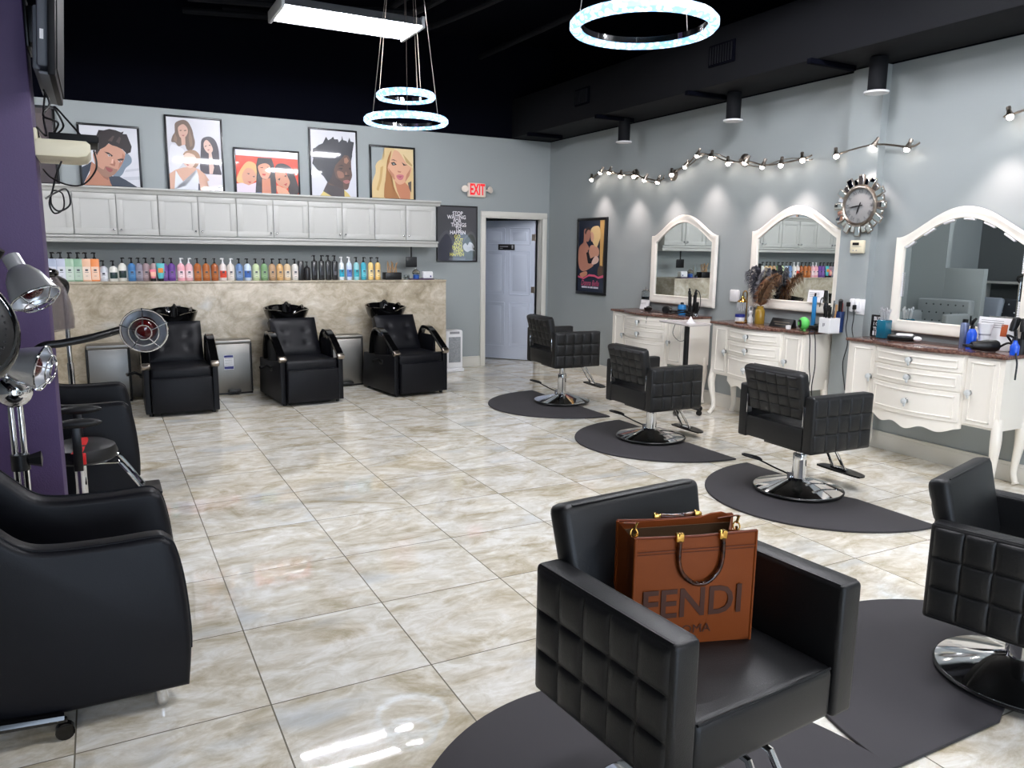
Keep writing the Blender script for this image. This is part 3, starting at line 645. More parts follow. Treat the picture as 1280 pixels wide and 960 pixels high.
# ------------------------------------------------------------------ salon chairs
def salon_chair(label, cat_group):
    t = thing('salon_chair', label, 'salon chair', group=cat_group)
    W2, Lh, Z0, Z1, TH = 0.33, 0.265, 0.365, 0.73, 0.08
    for sx in (-1, 1):
        b = B(); xc = sx * (W2 - TH / 2)
        b.box((xc, 0, (Z0 + Z1) / 2), (TH, 2 * Lh, Z1 - Z0), 0.014, 3)
        for y in (-Lh + 0.008, Lh - 0.008):
            b.tube([(sx * (W2 - 0.006), y, Z0 + 0.012), (sx * (W2 - 0.006), y, Z1 - 0.012)], 0.004, 6)
        for xx in (sx * (W2 - 0.008), sx * (W2 - TH + 0.008)):
            b.tube([(xx, -Lh + 0.015, Z1 - 0.004), (xx, Lh - 0.015, Z1 - 0.004)], 0.004, 6)
        arm = obj('arm', b, M_leather, t)
        b = B(); u = (0, 2 * Lh - 0.03, 0) if sx > 0 else (0, -(2 * Lh - 0.03), 0)
        b.quilt((sx * (W2 - 0.001), -sx * (Lh - 0.015), Z0 + 0.012), u, (0, 0, Z1 - Z0 - 0.024), 5, 3, 0.013, 6); obj('quilted_panel', b, M_leather, arm)
    b = B(); w = 2 * (W2 - TH)
    b.box((0, 0.015, 0.441), (w - 0.004, 2 * Lh - 0.04, 0.147), 0.022, 3)
    n = 12; vs = []; fs = []
    for j in range(n + 1):
        for i in range(n + 1):
            u, v = i / n, j / n
            vs.append(((u - .5) * (w - .03), (v - .5) * (2 * Lh - .07) + .015, 0.510 + 0.014 * (1 - abs(2 * u - 1) ** 3) * (1 - abs(2 * v - 1) ** 3) + 0.004 * noise.noise(V((u * 4, v * 4, 1)))))
    for j in range(n):
        for i in range(n): q = j * (n + 1) + i; fs.append((q, q + 1, q + n + 2, q + n + 1))
    b.add(vs, fs)
    b.tube([(-w / 2 + .012, Lh - 0.012, 0.508), (w / 2 - .012, Lh - 0.012, 0.508)], 0.004, 6)
    obj('seat', b, M_leather, t)
    b = B(); b.box((0, -Lh + 0.03, 0.447), (w, 0.06, 0.145), 0.012, 2); obj('rear_rail', b, M_leather, t)
    b = B(); b.at((0, -Lh + 0.022, 0.706), (RAD(14), 0, 0))
    b.box((0, 0, 0.015), (0.522, 0.078, 0.315), 0.026, 3, taper=0.94)
    b.tube([(-0.225, 0.036, 0.166), (0.225, 0.036, 0.166)], 0.003, 6)
    bk = obj('backrest', b, M_leather, t)
    b = B(); b.at((0, -Lh + 0.022, 0.706), (RAD(14), 0, 0)); b.quilt((-0.23, -0.0375, -0.128), (0.46, 0, 0), (0, 0, 0.283), 5, 4, 0.012, 6); obj('quilted_panel', b, M_leather, bk)
    for sx in (-1, 1):
        b = B(); b.box((sx * 0.249, -Lh + 0.02, 0.60), (0.008, 0.045, 0.13), 0.003); obj('hinge_plate', b, M_chrome, t)
    b = B(); b.box((0, 0, 0.35), (0.34, 0.34, 0.03), 0.004); obj('underframe', b, M_plastic, t)
    b = B(); b.cyl((0, 0, 0.2), (0, 0, 0.345), 0.03, 20)
    b.lathe([(0.05, 0.06), (0.046, 0.1), (0.044, 0.22), (0.047, 0.255), (0.044, 0.262), (0.03, 0.264)], n=24); obj('hydraulic_column', b, M_chrome, t)
    b = B(); b.lathe([(0.0, 0.018), (0.286, 0.018), (0.292, 0.022), (0.29, 0.028), (0.25, 0.04), (0.17, 0.062), (0.10, 0.082), (0.06, 0.092), (0.0, 0.094)], n=56); obj('round_base', b, M_chrome, t)
    b = B(); b.ring([(0.284, 0.014), (0.297, 0.014), (0.299, 0.02), (0.294, 0.027), (0.286, 0.024)], n=56); obj('base_rim', b, M_plastic, t)
    b = B(); b.tube([(-0.03, -0.03, 0.10), (-0.13, -0.10, 0.14), (-0.22, -0.17, 0.185)], 0.006, 8)
    b.cyl((-0.03, -0.05, 0.085), (-0.03, -0.05, 0.13), 0.018, 12)
    lv = obj('pump_lever', b, M_chrome, t)
    b = B(); b.tube(bez([(-0.20, -0.145, 0.178), (-0.235, -0.205, 0.195), (-0.29, -0.235, 0.205), (-0.305, -0.205, 0.202), (-0.245, -0.15, 0.19), (-0.215, -0.14, 0.18)], 5), 0.008, 8); obj('lever_grip', b, M_plastic, lv)
    b = B()
    for sx in (-1, 1): b.tube([(sx * 0.04, 0.12, 0.35), (sx * 0.04, 0.24, 0.34), (sx * 0.05, 0.38, 0.13)], 0.010, 8)
    b.tube([(-0.07, 0.385, 0.125), (0.07, 0.385, 0.125)], 0.012, 8)
    fr = obj('footrest_bars', b, M_chrome, t)
    b = B(); pl = [(-0.15, 0.36), (0.15, 0.36), (0.185, 0.39), (0.17, 0.44), (0.06, 0.47), (-0.06, 0.47), (-0.17, 0.44), (-0.185, 0.39)]
    b.prism(S(pl, 4), 0.104, 0.116, 'z'); obj('foot_plate', b, M_plastic, fr)
    return t
def mat_half(loc, rz, label):
    b = B(); a, d = 0.785, 0.875
    P = [(a * cos(q) * (1 if abs(cos(q)) < .95 else 1), d * sin(q)) for q in [pi * k / 48 for k in range(49)]]
    P = [(-a, 0.0)] if False else P
    # shallow notch for the chair base
    notch = [(-0.22 + 0.44 * k / 10, 0.06 * sin(pi * k / 10)) for k in range(11)]
    P = P + notch
    b.prism(P, 0.0, 0.014, 'z', 0.005, 2)
    o = obj('floor_mat', b, M_rubber, loc=loc, rz=rz)
    return tag(o, label, 'mat', 'anti-fatigue mats')
GR = 'styling chairs'
c1 = salon_chair('black quilted salon chair farthest away, in front of the door end dresser', GR)
BAGC = (1.335, 1.475, RAD(184.7))
c1.location = (4.30, 6.985, 0.068); c1.rotation_euler.z = RAD(-93.3)
def lower(root, dz):
    pass
c2 = dup(c1, (4.15, 5.25, 0.0), RAD(-91), 'black quilted salon chair facing the middle dresser with the feather vase')
c3 = dup(c1, (4.127, 3.603, 0.0), RAD(-92), 'black quilted salon chair facing the nearest dresser and arched mirror')
c4 = dup(c1, (3.01, 1.505, 0.0), RAD(-165), 'black quilted salon chair cut off by the right edge of the view')
c5 = dup(c1, (BAGC[0], BAGC[1], 0.0), BAGC[2], 'large black salon chair in the foreground holding the tan tote bag')
# each chair is pumped to its own height: the part above the column rises, base and column stay on the mat
def pump(root, dz):
    root.location.z = 0.014
    for o in COL.objects:
        if o.parent == root and o.name.split('.')[0] not in ('hydraulic_column', 'round_base', 'base_rim', 'pump_lever'):
            o.location.z += dz
for c, dz in ((c1, 0.054), (c2, -0.06), (c3, -0.016), (c4, -0.099), (c5, 0.033)): pump(c, dz)
for c, dz in ((c1, 0.054), (c5, 0.033)):
    for o in COL.objects:
        if o.parent == c and o.name.split('.')[0] == 'hydraulic_column': o.scale.z = 1 + dz / 0.345
mat_half((4.36, 6.95, 0.001), RAD(90), 'dark half-round floor mat under the farthest salon chair')
mat_half((4.345, 5.20, 0.001), RAD(90), 'dark half-round floor mat under the second salon chair from the door')
mat_half((4.34, 3.51, 0.001), RAD(90), 'dark half-round floor mat under the salon chair by the nearest dresser')
mat_half((2.89, 1.38, 0.001), 0, 'dark half-round floor mat at the right edge under the cut-off chair')
mat_half((1.33, 1.38, 0.001), 0, 'dark half-round floor mat under the chair with the tan bag')

# ------------------------------------------------------------------ tote bag
def bag():
    ang = math.atan2(1.43 - 1.52, 1.49 - 1.16); w, d, h = 0.342, 0.135, 0.312
    t = thing('tote_bag', 'tan leather tote bag with tortoiseshell handles standing on the foreground chair', 'bag', (1.355, 1.545, 0.565), ang)
    b = B(); th = 0.006
    # front and back panels (local: front faces -y), gussets folded inwards
    for sy in (-1, 1):
        y = sy * d / 2
        vs = []; fs = []; n = 10
        for j in range(n + 1):
            for i in range(n + 1):
                u, v = i / n, j / n; x = (u - .5) * w; bow = 0.006 * sin(pi * u) * sin(pi * v)
                dip = 0.006 * sin(pi * u) * v if sy < 0 else (0.004 * v)
                zz = h * v - dip + (0.018 * max(0, 1 - abs(u - 0.86) / 0.14) * v ** 4 if sy > 0 else 0)
                vs.append((x, y - sy * bow * 0 + (sy * bow), zz))
        m = len(vs)
        vs += [(p[0], p[1] - sy * th, p[2]) for p in vs]
        for j in range(n):
            for i in range(n):
                q = j * (n + 1) + i; fs.append((q, q + 1, q + n + 2, q + n + 1)); fs.append((m + q, m + q + n + 1, m + q + n + 2, m + q + 1))
        for i in range(n):
            q = n * (n + 1) + i; fs.append((q, q + 1, m + q + 1, m + q))
        b.add(vs, fs)
        b.tube([(-w / 2, y, 0.0), (-w / 2, y, h)], 0.0042, 6); b.tube([(w / 2, y, 0.0), (w / 2, y, h)], 0.0042, 6)
    for sx in (-1, 1):
        n = 8; vs = []; fs = []
        for j in range(n + 1):
            for i in range(n + 1):
                u, v = i / n, j / n
                inn = 0.045 * (1 - abs(2 * u - 1)) * v ** 1.5 if sx > 0 else 0.012 * (1 - abs(2 * u - 1)) * v
                vs.append((sx * (w / 2 - inn), (u - .5) * d, h * v - 0.02 * (1 - abs(2 * u - 1)) * v))
        for j in range(n):
            for i in range(n): q = j * (n + 1) + i; fs.append((q, q + 1, q + n + 2, q + n + 1))
        b.add(vs, fs)
    b.box((0, 0, 0.004), (w, d, 0.008)); obj('body', b, M_tan, t)
    b = B(); b.box((0, 0, 0.02), (w - 0.02, d - 0.016, 0.01))
    for sy in (-1, 1): b.box((0, sy * (d / 2 - 0.009), h / 2 - 0.006), (w - 0.02, 0.002, h - 0.03))
    obj('lining', b, M_taninn, t)
    b = B()
    for sy in (-1, 1):
        b.tube([(-w / 2, sy * (d / 2 + (0.003 if sy > 0 else 0.0)), h - (0.0)), (-w / 4, sy * d / 2, h - 0.003), (0, sy * d / 2, h - 0.005), (w / 4, sy * d / 2, h - 0.003), (w / 2, sy * d / 2, h)], 0.0036, 6)
    b.box((0, -d / 2 - 0.0045, h - 0.038), (w - 0.012, 0.002, 0.002)); b.box((0, -d / 2 - 0.0045, h - 0.046), (w - 0.012, 0.0015, 0.0016))
    obj('edge_piping', b, M_taned, t)
    b = B()
    b.text('FENDI', 0.112, facing((-0.006, -d / 2 - 0.0072, 0.123), (1, 0, 0), (0, 0, 1)), 0.0005, 0.0018, sx=0.95)
    b.text('ROMA', 0.034, facing((-0.004, -d / 2 - 0.0072, 0.05), (1, 0, 0), (0, 0, 1)), 0.0003, 0.0, sx=1.1)
    obj('embossed_lettering', b, M_bagtext, t, 'dark brown embossed lettering')
    for sy in (-1, 1):
        b = B(); y = sy * (d / 2 + 0.011)
        x0 = 0.008
        P = [(x0 - 0.061, y, h - 0.012), (x0 - 0.062, y, h - 0.06), (x0 - 0.052, y - 0.002, h - 0.098), (x0 - 0.026, y - 0.004, h - 0.124), (x0, y - 0.005, h - 0.131), (x0 + 0.026, y - 0.004, h - 0.124), (x0 + 0.052, y - 0.002, h - 0.098), (x0 + 0.062, y, h - 0.06), (x0 + 0.061, y, h - 0.012)]
        if sy > 0: P = [(p[0], p[1] + 0.004, 2 * h - 0.02 - p[2] - 0.07) for p in P]; P = [(p[0], p[1], min(p[2], h + 0.0)) for p in P]
        b.tube(bez(P, 4), 0.0065, 10); hd = obj('handle', b, M_tort, t)
        for k in (-1, 1):
            b = B(); xx = x0 + k * 0.061; b.box((xx, y - sy * 0.004, h - 0.002), (0.022, 0.014, 0.024), 0.003); b.cyl((xx, y - sy * 0.006, h + 0.006), (xx, y + sy * 0.009, h + 0.006), 0.006, 10); obj('gold_clip', b, M_gold, hd)
    for sx in (-1, 1):
        b = B(); cx = sx * (w / 2 - 0.022); ring = [(cx + 0.010 * cos(a), 0.0 + 0.004 * sin(a), h - 0.012 + 0.012 * sin(a)) for a in [2 * pi * k / 14 for k in range(14)]]
        b.tube(ring, 0.0025, 6, True); b.tube([(cx, 0.0, h - 0.002), (cx + 0.012, 0.012, h + 0.012)], 0.004, 8); b.tube([(cx, 0, h - 0.012), (cx - sx * .004, -0.012, h - 0.03)], 0.004, 6); sn = obj('snap_hook', b, M_gold, t)
        b = B(); b.tube(bez([(cx + 0.01, 0.012, h + 0.012), (cx + sx * 0.014, 0.03, h + 0.008), (cx - sx * 0.03, 0.05, h - 0.004)], 4), 0.007, 6, sy=0.35); obj('strap_end', b, M_taned, sn)
bag()

# ------------------------------------------------------------------ shampoo chairs
def shampoo_chair(label):
    t = thing('shampoo_chair', label, 'shampoo chair', group='backwash units')
    for sx in (-1, 1):
        b = B(); x = sx * 0.305
        b.prism([(0.0, 0.03), (0.0, 0.455), (0.05, 0.47), (0.20, 0.45), (0.5, 0.42), (0.80, 0.42), (0.86, 0.03)], x - 0.026, x + 0.026, 'x', 0.006)
        obj('side_panel', b, M_leather2, t)
        b = B(); c = bez([(0.0, -0.01, 0.475), (0.0, 0.04, 0.52), (0.0, 0.16, 0.60), (0.0, 0.30, 0.685), (0.0, 0.42, 0.72), (0.0, 0.52, 0.70), (0.0, 0.585, 0.60), (0.0, 0.62, 0.43)], 5)
        vs = []; fs = []
        for i, p in enumerate(c):
            q = c[min(i + 1, len(c) - 1)] - c[max(i - 1, 0)]; q.normalize(); nn = V((0, -q.z, q.y))
            for (dx, dn) in ((-0.042, 0), (-0.034, 0.016), (0.034, 0.016), (0.042, 0), (0.034, -0.02), (-0.034, -0.02)):
                vs.append((x + dx, p.y + nn.y * dn, p.z + nn.z * dn))
        for i in range(len(c) - 1):
            for k in range(6): k2 = (k + 1) % 6; fs.append((i * 6 + k, i * 6 + k2, i * 6 + 6 + k2, i * 6 + 6 + k))
        fs.append(tuple(range(5, -1, -1))); fs.append(tuple((len(c) - 1) * 6 + k for k in range(6)))
        b.add(vs, fs); a = obj('armrest', b, M_gloss, t)
        b = B(); b.box((x, 0.0, 0.487), (0.078, 0.05, 0.05), 0.010, 3, (RAD(40), 0, 0)); obj('chrome_tip', b, M_nickel, a)
        b = B(); b.box((sx * 0.292, 0.40, 0.52), (0.03, 0.36, 0.24), 0.012, 2, (RAD(0), 0, 0)); obj('inner_bolster', b, M_leather2, t)
    b = B(); b.box((0, 0.30, 0.395), (0.548, 0.60, 0.14), 0.03, 3); obj('seat', b, M_leather2, t)
    b = B(); b.box((0, -0.015, 0.205), (0.545, 0.07, 0.34), 0.018, 3)
    b.tube([(-0.262, -0.048, 0.04), (-0.262, -0.048, 0.368), (0.262, -0.048, 0.368), (0.262, -0.048, 0.04)], 0.004, 6); obj('leg_rest', b, M_leather2, t)
    b = B(); b.at((0, 0.62, 0.635), (RAD(-27), 0, 0))
    n = 20; vs = []; fs = []; spots = [(-0.11, 0.06), (0.11, 0.06), (-0.11, -0.08), (0.11, -0.08)]
    for j in range(n + 1):
        for i in range(n + 1):
            x = (i / n - .5) * 0.50; z = (j / n - .5) * 0.43
            e = (1 - abs(2 * i / n - 1) ** 6) * (1 - abs(2 * j / n - 1) ** 6)
            y = -0.05 - 0.03 * e
            for (sx_, sz_) in spots: y += 0.022 * math.exp(-((x - sx_) ** 2 + (z - sz_) ** 2) / 0.0009)
            y += 0.004 * noise.noise(V((x * 9, z * 9, 3)))
            vs.append((x, y, z))
    for j in range(n):
        for i in range(n): q = j * (n + 1) + i; fs.append((q, q + 1, q + n + 2, q + n + 1))
    b.add(vs, fs); b.box((0, 0, 0), (0.50, 0.105, 0.43), 0.012, 2)
    obj('backrest', b, M_leather2, t)
    b = B(); b.box((0, 0.62, 0.2), (0.53, 0.52, 0.36), 0.02, 2); b.box((0, 0.97, 0.37), (0.22, 0.14, 0.74), 0.02, 2); obj('pedestal', b, M_plastic, t)
    # bowl: outer and inner wall, rim dipping at the neck rest
    b = B(); n = 48; vs = []; fs = []
    outer = [(0.30, -0.17), (0.62, -0.15), (0.86, -0.08), (0.97, -0.02), (1.0, 0.0)]; inner = [(0.93, 0.0), (0.88, -0.03), (0.76, -0.09), (0.5, -0.125), (0.0, -0.13)]
    cy = 0.88
    def rim(a):
        back = max(0, sin(a)); front = max(0, -sin(a))
        return 0.045 * back ** 1.5 + 0.012 * abs(cos(a)) - 0.03 * math.exp(-((a - 1.5 * pi) / 0.33) ** 2)
    prof = outer + inner
    for r, z in prof:
        for k in range(n):
            a = 2 * pi * k / n; f = max(0, min(1, (z + 0.13) / 0.13))
            vs.append((0.25 * r * cos(a), cy + 0.235 * r * sin(a) + 0.02 * (1 - f), 0.925 + z * 1.15 + rim(a) * f))
    m = len(prof)
    for i in range(m - 1):
        for k in range(n): k2 = (k + 1) % n; fs.append((i * n + k, i * n + k2, (i + 1) * n + k2, (i + 1) * n + k))
    fs.append(tuple(range(n - 1, -1, -1)))
    b.add(vs, fs); bw = obj('wash_bowl', b, M_gloss, t)
    b = B(); b.cyl((0.02, cy + 0.16, 0.86), (0.02, cy + 0.16, 0.98), 0.02, 14); b.tube(bez([(0.02, cy + 0.16, 0.97), (0.03, cy + 0.10, 1.0), (0.04, cy + 0.03, 0.96)], 5), 0.011, 8); b.box((0.06, cy + 0.16, 0.975), (0.07, 0.018, 0.014), 0.004)
    obj('tap', b, M_plastic, bw)
    b = B(); b.tube(bez([(0.16, cy + 0.12, 0.93), (0.19, cy + 0.05, 0.965), (0.17, cy - 0.05, 0.93)], 5), [0.012] * 5 + [0.014] * 6, 8); obj('spray_head', b, M_gloss, bw)
    b = B(); b.tube([(-0.335, 0.30, 0.36), (-0.40, 0.27, 0.40), (-0.47, 0.24, 0.385)], [0.012, 0.014, 0.018], 10); b.sphere((-0.335, 0.31, 0.36), 0.028, 12); obj('recline_lever', b, M_plastic, t)
    for sx in (-1, 1):
        for y in (0.06, 0.78):
            b = B(); b.cyl((sx * 0.28, y, 0.0), (sx * 0.28, y, 0.035), 0.02, 10); obj('foot', b, M_plastic, t)
    return t
s1 = shampoo_chair('black shampoo chair on the left, behind the round infrared lamp'); s1.location = (0.63, 7.96, 0); s1.rotation_euler.z = RAD(-1)
dup(s1, (1.885, 7.99, 0), RAD(4), 'black tufted shampoo chair with black bowl, middle of the three')
dup(s1, (3.10, 8.02, 0), RAD(7), 'black shampoo chair on the right, nearest the open door')

# step bins and heater
def bin_(x, y, rz, label, sticker=False):
    t = thing('step_bin', label, 'bin', (x, y, 0), rz, 'slim steel step bins')
    b = B(); b.prism([(-0.19, -0.082), (-0.18, -0.094), (0, -0.10), (0.18, -0.094), (0.19, -0.082), (0.19, 0.08), (-0.19, 0.08)], 0.02, 0.56, 'z', 0.006); obj('bin_body', b, M_steel, t)
    b = B(); b.prism([(-0.20, -0.09), (-0.19, -0.104), (0, -0.11), (0.19, -0.104), (0.20, -0.09), (0.20, 0.09), (-0.20, 0.09)], 0.56, 0.605, 'z', 0.012); obj('bin_lid', b, M_steel, t)
    b = B(); b.box((0, -0.0, 0.012), (0.40, 0.19, 0.024), 0.008); b.box((0.196, 0.0, 0.3), (0.018, 0.17, 0.56), 0.006); b.box((-0.196, 0.0, 0.3), (0.018, 0.17, 0.56), 0.006); obj('black_edge', b, M_plastic, t)
    b = B(); b.box((0, -0.125, 0.04), (0.13, 0.07, 0.03), 0.01); obj('pedal', b, M_plastic, t)
    if sticker:
        b = B(); b.box((-0.045, -0.1025, 0.36), (0.10, 0.003, 0.16)); b.mi = 1; b.box((-0.045, -0.1045, 0.425), (0.095, 0.001, 0.025)); b.box((-0.045, -0.1045, 0.30), (0.095, 0.001, 0.03))
        b.mi = 2
        for k in range(5): b.box((-0.045, -0.1045, 0.40 - 0.017 * k), (0.08, 0.001, 0.005))
        obj('sticker', b, [M_paper, mat('label_blue', (52, 58, 120), 0.5), M_greytxt], t)
bin_(0.02, 9.0, 0, 'slim steel step bin left of the leftmost shampoo chair')
bin_(1.235, 9.0, 0, 'slim steel step bin with paper stickers between the left and middle shampoo chairs', True)
bin_(2.515, 9.03, 0, 'slim steel step bin half hidden between the middle and right shampoo chairs')
t = thing('space_heater', 'white upright space heater with grey grille by the end of the tiled half wall', 'heater', (4.115, 9.52, 0))
b = B(); b.box((0, 0, 0.30), (0.25, 0.2, 0.52), 0.03, 3); b.box((0, 0, 0.025), (0.27, 0.24, 0.05), 0.015, 2); obj('housing', b, M_white, t)
b = B(); b.box((0.0, -0.1, 0.30), (0.17, 0.012, 0.34), 0.004); obj('grille', b, M_grille, t)
b = B(); b.box((0, -0.099, 0.525), (0.14, 0.008, 0.03), 0.003); obj('control_panel', b, M_greytxt, t)

# ------------------------------------------------------------------ dressers
def dresser(y0, y1, label):
    """local: x along the front (0 centre), front towards -y, back at y = 0"""
    w = y1 - y0; t = thing('dresser', label, 'dresser', (XR - 0.015, (y0 + y1) / 2, 0), RAD(-90), 'serpentine dressers')
    h = w / 2; ZT = 0.945; D = 0.355
    def fy(x):            # front line: straight doors, bowed centre
        u = abs(x) / (0.56 * h)
        return -D - (0.018 + 0.08 * cos(pi / 2 * min(u, 1)) if u < 1 else 0.0)
    xs = [-h + 0.012 + (2 * h - 0.024) * k / 48 for k in range(49)]
    b = B(); b.prism([(x, fy(x) - 0.028) for x in [-h + 2 * h * k / 48 for k in range(49)]] + [(h, 0), (-h, 0)], ZT - 0.026, ZT, 'z', 0.007, 2); obj('top_slab', b, M_top, t)
    b = B(); b.prism([(x, fy(x)) for x in xs] + [(h - 0.012, -0.005), (-h + 0.012, -0.005)], 0.42, ZT - 0.026, 'z')
    # scalloped apron under the drawers
    xa = [-0.56 * h + 1.12 * h * k / 40 for k in range(41)]; vs = []; fs = []
    for x in xa:
        u = x / (0.56 * h); zb = 0.42 - 0.075 + 0.028 * abs(u) ** 2 - 0.018 * cos(3 * pi * u) * (1 - 0.3 * abs(u))
        for (yy, zz) in ((fy(x), 0.42), (fy(x), zb), (fy(x) + 0.02, zb), (fy(x) + 0.02, 0.42)): vs.append((x, yy, zz))
    for k in range(40):
        for i in range(4): j = (i + 1) % 4; fs.append((k * 4 + i, k * 4 + j, k * 4 + 4 + j, k * 4 + 4 + i))
    fs.append((3, 2, 1, 0)); fs.append((160, 161, 162, 163)); b.add(vs, fs)
    obj('body', b, M_dress, t)
    def panel(x0, x1, z0, z1, nm, knob):
        n = 16; b = B()
        def slab(x0, x1, z0, z1, o0, o1):
            X = [x0 + (x1 - x0) * k / n for k in range(n + 1)]
            b.prism([(x, fy(x) - o1) for x in X] + [(x, fy(x) - o0) for x in X[::-1]], z0, z1, 'z', 0.0025, 1)
        slab(x0, x1, z0, z1, -0.004, 0.010)
        fwx, fwz = 0.03, 0.026
        slab(x0 + fwx, x1 - fwx, z1 - fwz - 0.012, z1 - fwz, 0.0, 0.016); slab(x0 + fwx, x1 - fwx, z0 + fwz, z0 + fwz + 0.012, 0.0, 0.016)
        slab(x0 + fwx, x0 + fwx + 0.012, z0 + fwz, z1 - fwz, 0.0, 0.016); slab(x1 - fwx - 0.012, x1 - fwx, z0 + fwz, z1 - fwz, 0.0, 0.016)
        d = obj(nm, b, M_dress, t)
        kx, kz = knob; b = B(); yy = fy(kx) - 0.01
        b.lathe([(0.018, 0.0), (0.02, 0.004), (0.008, 0.008), (0.008, 0.018)], (kx, yy, kz), 14, (RAD(90), 0, 0))
        b.mi = 1; b.lathe([(0.0, 0.016), (0.014, 0.018), (0.024, 0.027), (0.021, 0.038), (0.0, 0.044)], (kx, yy, kz), 8, (RAD(90), 0, 0)); b.sphere((kx + 0.006, yy - 0.030, kz - 0.026), 0.010, 8, (1, 0.8, 1.7))
        obj('crystal_knob', b, [M_chrome, M_knob], d)
        return d
    zt = ZT - 0.036
    cw = 0.56 * h
    z_ = [zt, zt - 0.125, zt - 0.26, 0.425]
    for k in range(3): panel(-cw + 0.006, cw - 0.006, z_[k + 1] + 0.006, z_[k] - 0.004, 'drawer', (0, (z_[k] + z_[k + 1]) / 2))
    panel(-h + 0.045, -cw - 0.012, 0.435, zt - 0.004, 'cabinet_door', (-cw - 0.04, 0.66)); panel(cw + 0.012, h - 0.045, 0.435, zt - 0.004, 'cabinet_door', (cw + 0.05, 0.66))
    for sx in (-1, 1):
        for yy, oy in ((-D + 0.03, -1), (-0.05, 0)):
            x = sx * (h - 0.04)
            P = [(x, yy, 0.50), (x + sx * 0.012, yy + oy * 0.014, 0.40), (x + sx * 0.016, yy + oy * 0.02, 0.32), (x + sx * 0.002, yy + oy * 0.002, 0.18), (x - sx * 0.004, yy - oy * 0.004, 0.09), (x + sx * 0.012, yy + oy * 0.016, 0.028), (x + sx * 0.02, yy + oy * 0.028, 0.008)]
            c = bez(P, 4); rr = []
            for i in range(len(c)):
                u = i / (len(c) - 1); rr.append(0.036 + 0.006 * math.exp(-((u - 0.3) / 0.14) ** 2) - 0.020 * u + (0.008 if u > 0.9 else 0))
            b = B(); b.tube(c, rr, 10); obj('leg', b, M_dress, t)
    return t
dresser(6.31, 7.63, 'white bow-front dresser farthest away, beside the door end of the wall')
dresser(4.72, 5.91, 'white bow-front dresser in the middle, under the feather vase')
dresser(3.02, 4.30, 'white bow-front dresser nearest the viewpoint, under the arched mirror with sequins')

def arch_mirror(yc, w, z0, h, label, jewels=False):
    t = thing('arched_mirror', label, 'mirror', (XR - 0.02, yc, z0), RAD(-90), 'arched mirrors')
    hw = w / 2; n = 40; zs = h - 0.225
    fw = 0.078
    def top(x, hw, zs, rise):
        u = min(1, abs(x) / hw); return zs + rise * (0.5 + 0.5 * cos(pi * min(1, u * 1.02))) ** 0.7
    def itop(x):
        u = min(1, abs(x) / (hw - fw)); return h - 0.30 + 0.215 * (0.5 + 0.5 * cos(pi * u)) ** 0.55
    N = 48; outer = []; inner = []
    for k in range(N + 1):
        u = k / N; outer.append((-hw + w * u, top(-hw + w * u, hw - 0.02, zs, h - zs))); xi = -hw + fw + (w - 2 * fw) * u; inner.append((xi, itop(xi)))
    for k in range(1, 13): outer.append((hw, zs * (1 - k / 12))); inner.append((hw - fw, (h - 0.30) + (0.095 - h + 0.30) * k / 12))
    for k in range(1, N): u = 1 - k / N; outer.append((-hw + w * u, 0.0)); inner.append((-hw + fw + (w - 2 * fw) * u, 0.095))
    for k in range(0, 12): outer.append((-hw, zs * k / 12)); inner.append((-hw + fw, 0.095 + (h - 0.30 - 0.095) * k / 12))
    m = len(outer); vs = []; fs = []
    def lerp(a, c, q): return (a[0] + (c[0] - a[0]) * q, a[1] + (c[1] - a[1]) * q)
    layers = [(0.0, 0.0), (0.0, -0.022), (0.07, -0.031), (0.2, -0.034), (0.55, -0.028), (0.8, -0.024), (0.93, -0.026), (1.0, -0.018), (1.0, 0.0)]
    for q, y in layers:
        for k in range(m):
            p = lerp(outer[k], inner[k], q); vs.append((p[0], y, p[1]))
    for i in range(len(layers) - 1):
        for k in range(m): k2 = (k + 1) % m; fs.append((i * m + k, i * m + k2, (i + 1) * m + k2, (i + 1) * m + k))
    b = B(); b.add(vs, fs); obj('frame', b, M_dress, t, angle=30)
    b = B(); vs = [(p[0] * 1.01, -0.010, p[1] + (0.004 if p[1] > .3 else -0.004)) for p in inner]
    c = len(vs); vs.append((0, -0.010, 0.4)); b.add(vs, [(k, (k + 1) % m, c) for k in range(m)], False); obj('mirror_glass', b, M_mirror, t)
    if jewels:
        b = B(); rnd = random.Random(3)
        for k in range(m):
            p = inner[k]
            if p[1] < 0.12 or (k // 4) % 2: continue
            q = inner[(k + 1) % m]
            for f in (0.0, 0.33, 0.66):
                x, z = p[0] + (q[0] - p[0]) * f, p[1] + (q[1] - p[1]) * f
                b.sphere((x * 0.985, -0.019, z - (0.008 if abs(x) < hw - fw - 0.01 else 0)), 0.0095, 6)
        obj('sequin_trim', b, M_white, t)
    return t
arch_mirror(6.81, 1.085, 1.035, 0.985, 'white arched mirror farthest away, reflecting the white wall cabinets')
arch_mirror(5.235, 1.075, 1.085, 0.965, 'white arched mirror above the feather vase')
arch_mirror(3.64, 1.09, 1.0, 0.975, 'white arched mirror nearest the viewpoint with a glittery inner edge', True)
